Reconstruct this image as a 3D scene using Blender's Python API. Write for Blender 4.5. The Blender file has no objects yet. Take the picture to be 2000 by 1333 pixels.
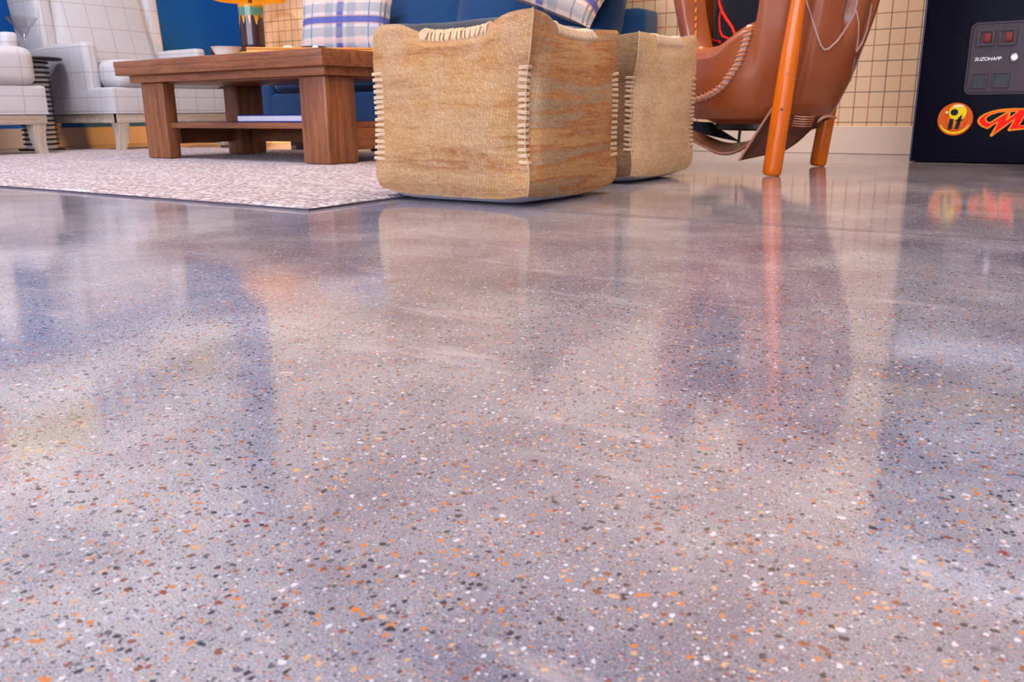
import bpy, bmesh, math, random
from mathutils import Vector, Matrix, noise
from mathutils.bvhtree import BVHTree
random.seed(7)
PI = math.pi
S = bpy.context.scene
COL = S.collection

# ------------------------------------------------------------------ camera
FPX, TH, RHO, PSI = 1680.0, math.radians(15.0), math.radians(0.55), math.radians(33.8)
CAM = Vector((0, 0, 0.2))
FW = Vector((-math.sin(PSI), math.cos(PSI), 0)); RT = Vector((math.cos(PSI), math.sin(PSI), 0)); ZZ = Vector((0, 0, 1))
VIEW = math.cos(TH) * FW - math.sin(TH) * ZZ
UP = math.sin(TH) * FW + math.cos(TH) * ZZ
CR = math.cos(RHO) * RT - math.sin(RHO) * UP
CU = math.sin(RHO) * RT + math.cos(RHO) * UP
cd = bpy.data.cameras.new('camera'); co = bpy.data.objects.new('camera', cd); COL.objects.link(co)
m = Matrix((CR, CU, -VIEW)).transposed().to_4x4(); m.translation = CAM
co.matrix_world = m
cd.sensor_fit = 'HORIZONTAL'; cd.sensor_width = 36; cd.lens = FPX / 2000 * 36
cd.clip_start = 0.02; cd.clip_end = 100
cd.dof.use_dof = True; cd.dof.focus_distance = 1.05; cd.dof.aperture_fstop = 22
S.camera = co
S.view_settings.view_transform = 'Standard'; S.view_settings.look = 'None'
S.view_settings.gamma = 1; S.view_settings.use_curve_mapping = False
S.view_settings.exposure = 0.22

def ray(x, y): return ((x - 1000) / FPX * CR + (666.5 - y) / FPX * CU + VIEW)
def at_y(x, y, Y): d = ray(x, y); return CAM + d * (Y / d.y)

# ------------------------------------------------------------------ materials
def lin(r, g, b):
    f = lambda c: (c / 12.92 if c <= .04045 else ((c + .055) / 1.055) ** 2.4)
    return (f(r / 255), f(g / 255), f(b / 255), 1)

class NT:
    def __init__(s, name):
        s.m = bpy.data.materials.new(name); s.m.use_nodes = True
        s.t = s.m.node_tree; s.n = s.t.nodes; s.p = s.n['Principled BSDF']
    def add(s, typ, **kw):
        n = s.n.new(typ)
        for k, v in kw.items():
            if k.startswith('i_'): n.inputs[k[2:].replace('_', ' ')].default_value = v
            else: setattr(n, k, v)
        return n
    def link(s, a, b): s.t.links.new(a, b)
    def math(s, op, a, b=None, c=None, clamp=False):
        n = s.n.new('ShaderNodeMath'); n.operation = op; n.use_clamp = clamp
        for i, v in enumerate((a, b, c)):
            if v is None: continue
            if isinstance(v, (int, float)): n.inputs[i].default_value = v
            else: s.link(v, n.inputs[i])
        return n.outputs[0]
    def mix(s, f, a, b, blend='MIX'):
        n = s.n.new('ShaderNodeMix'); n.data_type = 'RGBA'; n.blend_type = blend
        for sock, v in ((n.inputs[0], f), (n.inputs[6], a), (n.inputs[7], b)):
            if isinstance(v, (int, float)): sock.default_value = v
            elif isinstance(v, tuple): sock.default_value = v
            else: s.link(v, sock)
        return n.outputs[2]
    def ramp(s, fac, stops, interp='LINEAR'):
        n = s.n.new('ShaderNodeValToRGB'); n.color_ramp.interpolation = interp
        e = n.color_ramp.elements
        while len(e) < len(stops): e.new(0.5)
        for el, (p, c) in zip(e, stops):
            el.position = p; el.color = c if isinstance(c, tuple) else (c, c, c, 1)
        s.link(fac, n.inputs[0]); return n.outputs[0]
    def coord(s, kind='Object'): return s.add('ShaderNodeTexCoord').outputs[kind]
    def mapping(s, v, scale=(1, 1, 1), loc=(0, 0, 0), rot=(0, 0, 0)):
        n = s.n.new('ShaderNodeMapping'); n.inputs['Scale'].default_value = scale
        n.inputs['Location'].default_value = loc; n.inputs['Rotation'].default_value = rot
        s.link(v, n.inputs['Vector']); return n.outputs[0]
    def noise(s, v, scale, detail=3, rough=.5, dist=0):
        n = s.n.new('ShaderNodeTexNoise'); n.inputs['Scale'].default_value = scale
        n.inputs['Detail'].default_value = detail; n.inputs['Roughness'].default_value = rough
        n.inputs['Distortion'].default_value = dist
        s.link(v, n.inputs['Vector']); return n.outputs[0]
    def sep(s, v):
        n = s.n.new('ShaderNodeSeparateXYZ'); s.link(v, n.inputs[0]); return n.outputs
    def comb(s, x, y, z=0.0):
        n = s.n.new('ShaderNodeCombineXYZ')
        for i, v in enumerate((x, y, z)):
            if isinstance(v, (int, float)): n.inputs[i].default_value = v
            else: s.link(v, n.inputs[i])
        return n.outputs[0]
    def bump(s, h, strength=.3, dist=.002):
        n = s.n.new('ShaderNodeBump'); n.inputs['Strength'].default_value = strength
        n.inputs['Distance'].default_value = dist
        s.link(h, n.inputs['Height']); s.link(n.outputs[0], s.p.inputs['Normal'])
    def base(s, c):
        if isinstance(c, tuple): s.p.inputs['Base Color'].default_value = c
        else: s.link(c, s.p.inputs['Base Color'])
    def rough(s, v):
        if isinstance(v, (int, float)): s.p.inputs['Roughness'].default_value = v
        else: s.link(v, s.p.inputs['Roughness'])
    def spec(s, v): s.p.inputs['Specular IOR Level'].default_value = v
    def line(s, x, period, phase, width, soft=.3):
        """1 on thin lines x = phase + k*period"""
        d = s.math('PINGPONG', s.math('SUBTRACT', x, phase), period / 2)
        # pingpong: 0 at line, up to period/2 between
        n = s.n.new('ShaderNodeMapRange'); n.clamp = True
        s.link(d, n.inputs[0]); n.inputs[1].default_value = width * (.5 - soft * .5); n.inputs[2].default_value = width * (.5 + soft * .5)
        n.inputs[3].default_value = 1; n.inputs[4].default_value = 0
        return n.outputs[0]

M = {}
def plain(name, c, rough=.5, spec=.5, metal=0, bumpy=0, bscale=200):
    t = NT(name); t.base(c); t.rough(rough); t.spec(spec); t.p.inputs['Metallic'].default_value = metal
    v = t.coord()
    if bumpy:
        t.bump(t.noise(v, bscale, 4), bumpy, .001)
    else:
        r = t.noise(v, 30, 3); t.rough(t.math('MULTIPLY_ADD', r, .08, rough - .04))
    M[name] = t.m; return t

def fabric_grid(name, base, line, px, py, w, tint):
    t = NT(name); uv = t.coord('UV'); o = t.sep(uv)
    wob = t.noise(uv, 9, 2)
    ux = t.math('MULTIPLY_ADD', wob, .012, o[0]); uy = t.math('MULTIPLY_ADD', wob, .012, o[1])
    l = t.math('MAXIMUM', t.line(ux, px, .02, w, .8), t.line(uy, py, .02, w, .8))
    weave = t.noise(t.mapping(uv, (1, 1, 1)), 420, 2)
    c = t.mix(t.math('MULTIPLY', weave, .5), base, tint)
    c = t.mix(t.math('MULTIPLY', l, .55), c, line)
    t.base(c); t.rough(.9); t.spec(.15); t.bump(weave, .25, .001)
    t.p.inputs['Sheen Weight'].default_value = .15
    M[name] = t.m
fabric_grid('cream_windowpane', lin(194, 190, 192), lin(150, 114, 88), .128, .135, .0042, lin(178, 173, 177))

def weave_fabric(name, c1, c2, spec=.15, sc=500):
    t = NT(name); v = t.coord(); n = t.noise(v, sc, 3); n2 = t.noise(v, 12, 3)
    t.base(t.mix(t.math('MULTIPLY_ADD', n, .7, t.math('MULTIPLY', n2, .3)), c1, c2)); t.rough(.9); t.spec(spec)
    t.bump(n, .3, .001); t.p.inputs['Sheen Weight'].default_value = .2
    M[name] = t.m
weave_fabric('blue_sofa', lin(14, 48, 86), lin(28, 66, 108))
weave_fabric('denim_top', lin(18, 20, 32), lin(38, 40, 54), sc=260)
weave_fabric('lavender_canvas', lin(146, 134, 158), lin(168, 156, 178))
weave_fabric('black_cloth', lin(18, 17, 24), lin(30, 28, 38))
plain('yarn', lin(214, 182, 150), .9, .1, bumpy=.5, bscale=600)
plain('seam_jute', lin(190, 160, 126), .95, .1, bumpy=.6, bscale=500)
plain('yarn_grey', lin(190, 180, 172), .9, .1, bumpy=.5, bscale=600)
plain('red_cord', lin(235, 38, 20), .6, .3)

def pouf_mat(name, stops, scale, light):
    t = NT(name); uv = t.coord('UV'); o = t.sep(uv)
    wob = t.noise(uv, 14, 3)
    v = t.math('MULTIPLY_ADD', wob, .010, o[1])
    # warp bands running along the weft
    band = t.noise(t.comb(t.math('MULTIPLY', o[0], 1.2), t.math('MULTIPLY', v, scale), 0.0), 1.0, 5, .62)
    c = t.ramp(band, stops)
    streak = t.noise(t.comb(t.math('MULTIPLY', o[0], 40), t.math('MULTIPLY', v, 160)), 1, 3, .6)
    c = t.mix(t.math('MULTIPLY', t.ramp(streak, [(.42, 0.0), (.7, 1.0)]), .4), c, light)
    patch = t.noise(t.comb(t.math('MULTIPLY', o[0], 12), t.math('MULTIPLY', v, 9)), 1, 4, .6)
    c = t.mix(t.math('MULTIPLY', t.ramp(patch, [(.45, 0.0), (.75, 1.0)]), .5), c, light)
    br = t.add('ShaderNodeTexBrick'); br.offset = .5
    br.inputs['Scale'].default_value = 1; br.inputs['Brick Width'].default_value = .0062; br.inputs['Row Height'].default_value = .0042
    br.inputs['Mortar Size'].default_value = .0013; br.inputs['Mortar Smooth'].default_value = 1
    br.inputs['Color1'].default_value = (.86, .82, .78, 1); br.inputs['Color2'].default_value = (1.32, 1.28, 1.24, 1); br.inputs['Mortar'].default_value = (.76, .64, .55, 1)
    wv = t.math('MULTIPLY_ADD', t.noise(uv, 90, 2), .0036, v)
    t.link(t.comb(t.math('MULTIPLY_ADD', wv, .6, t.math('MULTIPLY_ADD', t.noise(uv, 110, 2), .004, o[0])), t.math('MULTIPLY_ADD', o[0], .3, wv)), br.inputs['Vector'])
    c = t.mix(.8, c, br.outputs['Color'], 'MULTIPLY')
    dk = t.noise(uv, 130, 2)
    c = t.mix(t.math('MULTIPLY', t.ramp(dk, [(.67, 0.0), (.76, 1.0)]), .45), c, lin(96, 84, 92))
    t.base(c); t.rough(.92); t.spec(.1)
    h = t.math('MULTIPLY_ADD', streak, .5, t.math('SUBTRACT', 1.0, br.outputs['Fac']))
    t.bump(h, .4, .0025)
    M[name] = t.m
TAN, BRN, GRY, LT = lin(200, 160, 112), lin(160, 110, 70), lin(160, 144, 128), lin(214, 192, 168)
pouf_mat('jute_tan', [(.3, lin(154, 103, 61)), (.42, lin(187, 136, 84)), (.52, lin(196, 153, 105)), (.62, lin(166, 111, 66)), (.72, lin(199, 165, 131))], 14, lin(203, 173, 146))
pouf_mat('jute_rust', [(.3, lin(167, 104, 58)), (.4, lin(195, 152, 102)), (.47, lin(174, 106, 57)), (.53, lin(163, 144, 121)), (.6, lin(190, 127, 72)), (.7, lin(205, 169, 125))], 18, lin(195, 163, 131))
pouf_mat('jute_pale', [(.3, lin(206, 164, 116)), (.45, lin(226, 194, 150)), (.6, lin(208, 172, 126)), (.72, lin(234, 214, 186))], 14, lin(226, 206, 184))
pouf_mat('jute_dark', [(.3, lin(110, 84, 58)), (.45, lin(138, 108, 76)), (.6, lin(124, 98, 74)), (.72, lin(156, 132, 104))], 18, lin(150, 128, 104))

def wood(name, c1, c2, axis='X', rough=.4, grain=1.0, spec=.4):
    t = NT(name); v = t.coord()
    sc = {'X': (2.2, 26, 26), 'Y': (26, 2.2, 26), 'Z': (26, 26, 2.2)}[axis]
    mv = t.mapping(v, sc)
    n = t.noise(mv, 1.6 * grain, 6, .6, .6)
    fine = t.noise(t.mapping(v, tuple(a * 9 for a in sc)), 1.5 * grain, 3)
    c = t.mix(t.ramp(n, [(.35, 0.0), (.65, 1.0)]), c1, c2)
    c = t.mix(t.math('MULTIPLY', t.ramp(fine, [(.5, 0.0), (.7, 1.0)]), .35), c, tuple(a * .45 for a in c1[:3]) + (1,))
    t.base(c); t.rough(t.math('MULTIPLY_ADD', fine, .2, rough - .1)); t.spec(spec); t.bump(fine, .08, .001)
    M[name] = t.m
for ax in 'XYZ':
    wood('walnut_' + ax, lin(112, 64, 38), lin(152, 92, 56), ax, .36)
    wood('limed_oak_' + ax, lin(170, 150, 132), lin(200, 184, 168), ax, .6)
wood('bat_maple', lin(216, 96, 2), lin(228, 110, 6), 'Z', .22, .6, .5)
wood('tray_wood', lin(214, 132, 54), lin(232, 158, 76), 'X', .35)
wood('dark_wood', lin(50, 34, 28), lin(70, 46, 36), 'Z', .5)

t = NT('leather'); v = t.coord()
n = t.noise(v, 5, 4); vo = t.add('ShaderNodeTexVoronoi'); vo.inputs['Scale'].default_value = 260; t.link(v, vo.inputs['Vector'])
t.base(t.mix(n, lin(140, 66, 28), lin(166, 84, 40))); t.rough(t.math('MULTIPLY_ADD', n, .12, .27)); t.spec(.6); t.p.inputs['Coat Weight'].default_value = .25; t.p.inputs['Coat Roughness'].default_value = .3
t.bump(vo.outputs['Distance'], .12, .0006); M['leather'] = t.m
plain('leather_raw', lin(178, 120, 98), .6, .3, bumpy=.2, bscale=150)
plain('leather_lace', lin(196, 160, 150), .6, .3)
plain('leather_wrap', lin(196, 116, 70), .55, .3)
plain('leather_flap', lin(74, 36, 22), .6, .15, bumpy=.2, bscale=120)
plain('orange_thread', lin(230, 130, 40), .6, .2)
plain('black_metal', lin(16, 16, 18), .4, .5)
plain('arcade_black', lin(9, 9, 24), .45, .08)
plain('arcade_trim', lin(36, 40, 74), .35, .5)
plain('coin_metal', lin(78, 68, 74), .6, .15, bumpy=.15, bscale=900)
plain('coin_dark', lin(44, 40, 50), .5, .4)
plain('coin_button', lin(120, 36, 28), .4, .2)
plain('chrome', lin(220, 220, 224), .18, .5, 1)
plain('silver_print', lin(208, 200, 208), .4, .5, .4)
plain('logo_red', lin(255, 10, 4), .5, .15)
plain('logo_gold', lin(236, 140, 16), .5, .15)
plain('logo_yellow', lin(240, 208, 10), .5, .15)
plain('logo_black', lin(20, 24, 30), .5, .15)
plain('logo_white', lin(240, 226, 190), .5, .15)
plain('panel_white', lin(214, 214, 226), .4, .4)
plain('yellow_trim', lin(232, 200, 60), .4, .4)
plain('white_ceramic', lin(232, 224, 214), .25, .5)
plain('blue_ceramic', lin(34, 60, 128), .2, .5)
plain('orange_piece', lin(226, 84, 30), .4, .5)
plain('paper', lin(226, 216, 226), .8, .2)
plain('book_blue', lin(24, 44, 140), .45, .4)
plain('brass', lin(120, 86, 40), .35, .5, .8)
plain('white_paint', lin(226, 222, 216), .6, .3)
plain('trim_paint', lin(216, 190, 168), .5, .3)
plain('black_enamel', lin(14, 18, 20), .35, .5)
plain('drum_grey', lin(206, 200, 206), .6, .3)
plain('ceiling_paint', lin(222, 218, 214), .9, .2)
plain('grey_wall', lin(190, 182, 178), .9, .2)
plain('blue_wall', lin(26, 100, 178), .6, .3, bumpy=.05, bscale=300)
plain('red_paint', lin(170, 34, 48), .6, .3)
plain('dark_frame', lin(40, 38, 42), .5, .4)

# emblem disc: printed orange-to-yellow ball
t = NT('emblem_print'); o = t.sep(t.coord('Object'))
rr = t.math('SQRT', t.math('ADD', t.math('POWER', t.math('MULTIPLY', t.math('SUBTRACT', o[0], .004), 26), 2), t.math('POWER', t.math('MULTIPLY', t.math('SUBTRACT', o[2], .002), 26), 2)))
t.base(t.ramp(rr, [(.0, lin(240, 150, 10)), (.6, lin(232, 104, 4)), (.95, lin(206, 70, 2)), (1.0, lin(214, 90, 4))])); t.rough(.5); t.spec(.15)
M['emblem_print'] = t.m

# wallpaper tattersall
t = NT('wallpaper'); o = t.sep(t.coord('Object'))
X0, DX, Z0, DZ = -.684, .0607, .136, .0643
lb = t.math('MAXIMUM', t.line(o[0], 2 * DX, X0, .0042, .6), t.line(o[2], 2 * DZ, Z0, .0042, .6))
lr = t.math('MAXIMUM', t.line(o[0], 2 * DX, X0 + DX, .0042, .6), t.line(o[2], 2 * DZ, Z0 + DZ, .0042, .6))
n = t.noise(t.coord(), 250, 2)
c = t.mix(n, lin(216, 180, 144), lin(224, 190, 154))
c = t.mix(t.math('MULTIPLY', lr, .75), c, lin(160, 62, 50)); c = t.mix(t.math('MULTIPLY', lb, .78), c, lin(62, 52, 50))
t.base(c); t.rough(.85); t.spec(.15); M['wallpaper'] = t.m

# lamp glaze
t = NT('drip_glaze'); ob = t.coord('Object'); o = t.sep(ob)
ang = t.math('ARCTAN2', o[1], o[0])
dn = t.noise(t.comb(t.math('MULTIPLY', ang, 1.3), 0.0, 3.0), 1.5, 1)
dr = t.math('SINE', t.math('MULTIPLY_ADD', ang, 11.0, t.math('MULTIPLY', dn, 9)))
edge = t.math('ADD', t.math('MULTIPLY', t.math('POWER', t.math('MULTIPLY_ADD', dr, .5, .5), 2.2), t.math('MULTIPLY', dn, -.10)), .200)
zz = t.math('MULTIPLY_ADD', t.noise(ob, 25, 2), .008, o[2])
brown = t.math('LESS_THAN', zz, edge)
c = t.ramp(t.math('MULTIPLY', zz, 3.6), [(.50, lin(226, 180, 120)), (.68, lin(230, 160, 40)), (.715, lin(206, 150, 40)), (.725, lin(112, 150, 120)), (.86, lin(86, 160, 140)), (.90, lin(170, 165, 60)), (.925, lin(240, 176, 20))])
c = t.mix(brown, c, lin(66, 40, 40)); t.base(c); t.rough(.12); t.spec(.6); M['drip_glaze'] = t.m

# lamp shade: linen that lets the bulb through
t = NT('lamp_shade'); t.base(lin(244, 186, 50)); t.rough(.8)
v = t.coord(); t.bump(t.noise(t.mapping(v, (300, 300, 60)), 1, 2), .2, .001)
tr = t.add('ShaderNodeBsdfTranslucent'); tr.inputs[0].default_value = lin(255, 200, 60)
mx = t.add('ShaderNodeMixShader'); mx.inputs[0].default_value = .35
t.link(t.p.outputs[0], mx.inputs[1]); t.link(tr.outputs[0], mx.inputs[2]); t.link(mx.outputs[0], t.n['Material Output'].inputs[0]); M['lamp_shade'] = t.m
def emit(name, c, k):
    t = NT(name); t.base((0, 0, 0, 1)); t.p.inputs['Emission Color'].default_value = c; t.p.inputs['Emission Strength'].default_value = k
    o = t.noise(t.coord(), 3, 1); M[name] = t.m; return t
emit('bulb_glow', lin(255, 190, 90), 14)
emit('light_warm', lin(255, 214, 170), 6)
emit('light_cool', lin(226, 226, 255), 6)
# arcade screen
t = NT('screen_glow'); v = t.coord(); n = t.noise(v, 6, 2)
t.base(lin(10, 10, 14)); t.rough(.1)
t.link(t.ramp(n, [(.35, lin(30, 60, 150)), (.5, lin(120, 150, 220)), (.62, lin(240, 190, 120))]), t.p.inputs['Emission Color'])
t.p.inputs['Emission Strength'].default_value = .3; M['screen_glow'] = t.m

t = NT('clear_glass'); tp = t.add('ShaderNodeBsdfTransparent'); tp.inputs[0].default_value = (.93, .92, .94, 1)
gs = t.add('ShaderNodeBsdfGlossy'); t.link(t.math('MULTIPLY_ADD', t.noise(t.coord(), 8, 1), .04, .02), gs.inputs['Roughness'])
fr = t.add('ShaderNodeLayerWeight'); fr.inputs[0].default_value = .25; mx = t.add('ShaderNodeMixShader')
t.link(t.math('MULTIPLY_ADD', fr.outputs[1], .55, .05), mx.inputs[0]); t.link(tp.outputs[0], mx.inputs[1]); t.link(gs.outputs[0], mx.inputs[2])
t.link(mx.outputs[0], t.n['Material Output'].inputs[0]); M['clear_glass'] = t.m

# plaid pillow
def plaid(name, warm):
    t = NT(name); o = t.sep(t.coord('UV')); u, v = o[0], o[1]
    base = lin(190, 184, 190) if not warm else lin(206, 180, 164)
    c = base
    def band(x, x0, w): return t.math('LESS_THAN', t.math('ABSOLUTE', t.math('SUBTRACT', x, x0)), w / 2)
    for x, ax0 in ((u, 0.0), (v, -.165 if warm else .01)):
        for x0, w, col, k in ((ax0 - .105, .028, lin(222, 180, 158), .55), (ax0 + .105, .028, lin(222, 180, 158), .55),
                              (ax0 - .062, .046, lin(128, 132, 136), .5), (ax0 + .062, .046, lin(128, 132, 136), .5),
                              (ax0, .046, lin(176, 112, 88), .5), (ax0, .032, lin(66, 86, 156), .88),
                              (ax0 - .16, .007, lin(96, 76, 30), .75), (ax0 + .16, .007, lin(96, 76, 30), .75),
                              (ax0 - .222, .006, lin(40, 42, 48), .75), (ax0 - .243, .006, lin(40, 42, 48), .75),
                              (ax0 + .222, .006, lin(40, 42, 48), .75), (ax0 + .243, .006, lin(40, 42, 48), .75)):
            c = t.mix(t.math('MULTIPLY', band(x, x0, w), k), c, col)
    n = t.noise(t.coord('UV'), 400, 2)
    t.base(c); t.rough(.9); t.spec(.1); t.bump(n, .25, .001); M[name] = t.m
plaid('plaid', False); plaid('plaid_warm', True)

# rug
t = NT('rug_wool'); v = t.coord(); o = t.sep(v)
wn = t.add('ShaderNodeTexNoise'); wn.inputs['Scale'].default_value = 70; t.link(v, wn.inputs['Vector'])
vv = t.add('ShaderNodeVectorMath'); vv.operation = 'MULTIPLY_ADD'; t.link(wn.outputs['Color'], vv.inputs[0]); vv.inputs[1].default_value = (.012, .006, 0); t.link(v, vv.inputs[2])
br = t.add('ShaderNodeTexVoronoi'); br.voronoi_dimensions = '2D'; br.inputs['Scale'].default_value = 1; br.inputs['Randomness'].default_value = .75
t.link(t.mapping(vv.outputs[0], (62, 105, 1)), br.inputs['Vector'])
cs = t.add('ShaderNodeSeparateColor'); t.link(br.outputs['Color'], cs.inputs[0])
loop = t.mix(cs.outputs[0], lin(160, 146, 148), lin(220, 208, 210)); loop = t.mix(t.ramp(br.outputs['Distance'], [(.38, 0.0), (.72, .75)]), loop, lin(96, 84, 90))
st = t.noise(t.mapping(v, (3, 60, 3)), 1, 4, .6)
c = t.mix(t.math('MULTIPLY', t.ramp(st, [(.38, 1.0), (.55, 0.0)]), .5), loop, lin(150, 120, 104))
sp = t.noise(v, 160, 2); c = t.mix(t.math('MULTIPLY', t.ramp(sp, [(.6, 0.0), (.75, 1.0)]), .5), c, lin(110, 92, 88))
t.base(c); t.rough(.95); t.spec(.05); t.bump(t.math('SUBTRACT', 1.0, br.outputs['Distance']), .8, .006); M['rug_wool'] = t.m
plain('rug_edge', lin(92, 84, 96), .9, .1, bumpy=.8, bscale=260)

# polished concrete with exposed aggregate
t = NT('polished_concrete'); v = t.coord(); o = t.sep(v)
cloud = t.noise(v, 1.7, 5, .58, .4); cloud2 = t.noise(v, 6.5, 5, .6, .3)
blend = t.math('MULTIPLY_ADD', cloud, .62, t.math('MULTIPLY', cloud2, .38))
c = t.ramp(blend, [(.37, lin(96, 98, 118)), (.46, lin(130, 130, 145)), (.55, lin(160, 159, 167)), (.64, lin(190, 188, 193))])
def grains(scale, thr, keep, stops, c, k=1.0, warp=.35, stretch=(1, 1, 1)):
    wn = t.add('ShaderNodeTexNoise'); wn.inputs['Scale'].default_value = scale * 1.5; wn.inputs['Detail'].default_value = 2; t.link(v, wn.inputs['Vector'])
    vm = t.add('ShaderNodeVectorMath'); vm.operation = 'MULTIPLY_ADD'; t.link(wn.outputs['Color'], vm.inputs[0])
    w = warp / scale; vm.inputs[1].default_value = (w, w, 0); t.link(t.mapping(v, stretch, rot=(0, 0, scale * .01)), vm.inputs[2])
    vo = t.add('ShaderNodeTexVoronoi'); vo.voronoi_dimensions = '2D'; vo.inputs['Scale'].default_value = scale; vo.inputs['Randomness'].default_value = 1
    t.link(vm.outputs[0], vo.inputs['Vector'])
    cs = t.add('ShaderNodeSeparateColor'); t.link(vo.outputs['Color'], cs.inputs[0])
    size = t.math('MULTIPLY_ADD', cs.outputs[1], thr * .8, thr * .4)
    inside = t.math('LESS_THAN', vo.outputs['Distance'], size)
    gate = t.math('LESS_THAN', cs.outputs[0], keep)
    msk = t.math('MULTIPLY', t.math('MULTIPLY', inside, gate), k)
    pc = t.ramp(cs.outputs[2], stops, 'CONSTANT')
    return t.mix(msk, c, pc), msk
OR, BR, DK, WH, CRM, GR, RD, PK = lin(200, 116, 36), lin(124, 72, 42), lin(22, 30, 44), lin(206, 204, 214), lin(204, 160, 116), lin(84, 86, 98), lin(136, 54, 40), lin(164, 124, 122)
fine = t.noise(v, 1250, 2, .75)
c = t.mix(t.math('MULTIPLY', t.ramp(fine, [(.42, 1.0), (.51, 0.0)]), .52), c, lin(70, 66, 88))
c = t.mix(t.math('MULTIPLY', t.ramp(fine, [(.55, 0.0), (.68, 1.0)]), .45), c, lin(222, 214, 214))
c, m0 = grains(900, .42, .38, [(0, lin(84, 78, 98)), (.42, WH), (.5, lin(180, 144, 120)), (.68, GR), (.92, lin(196, 190, 204))], c, .55)
c, m1 = grains(500, .38, .32, [(0, DK), (.17, OR), (.27, WH), (.42, CRM), (.55, BR), (.72, GR), (.92, PK)], c, .88, .6, (1, 1.25, 1))
c, m2 = grains(265, .36, .25, [(0, DK), (.2, OR), (.33, BR), (.5, WH), (.63, CRM), (.74, GR), (.9, OR), (.96, RD)], c, .92, .65, (1.15, .85, 1))
c, m3 = grains(140, .28, .11, [(0, OR), (.18, DK), (.45, BR), (.62, WH), (.72, CRM), (.82, GR), (.95, RD)], c, .92, .65, (1, 1.4, 1))
# saw-cut joints: a double line across the room, one along it
def joint(x, p, w):
    d = t.math('ABSOLUTE', t.math('SUBTRACT', x, p)); return t.math('LESS_THAN', d, w)
yj = t.math('MULTIPLY_ADD', o[0], -.012, o[1])
j = t.math('MAXIMUM', joint(yj, 1.524, .0035), joint(yj, 1.545, .0025))
c = t.mix(t.math('MULTIPLY', j, .75), c, lin(60, 50, 56))
# worn milky patches and scuffs
sc1 = t.noise(t.mapping(v, (3, 14, 1), rot=(0, 0, .3)), 1.2, 6, .7)
c = t.mix(t.math('MULTIPLY', t.ramp(sc1, [(.57, 0.0), (.7, 1.0)]), .4), c, lin(206, 194, 194))
t.base(c)
t.link(t.math('MULTIPLY_ADD', j, -.78, .78), t.p.inputs['Specular IOR Level'])
rn = t.noise(v, 3.2, 4); t.rough(t.math('MULTIPLY_ADD', j, .5, t.math('MULTIPLY_ADD', rn, .07, .055))); t.p.inputs['IOR'].default_value = 1.55
wv = t.noise(t.mapping(v, (1, 1, 1)), 24, 3); t.bump(wv, .018, .01)
M['polished_concrete'] = t.m

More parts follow.
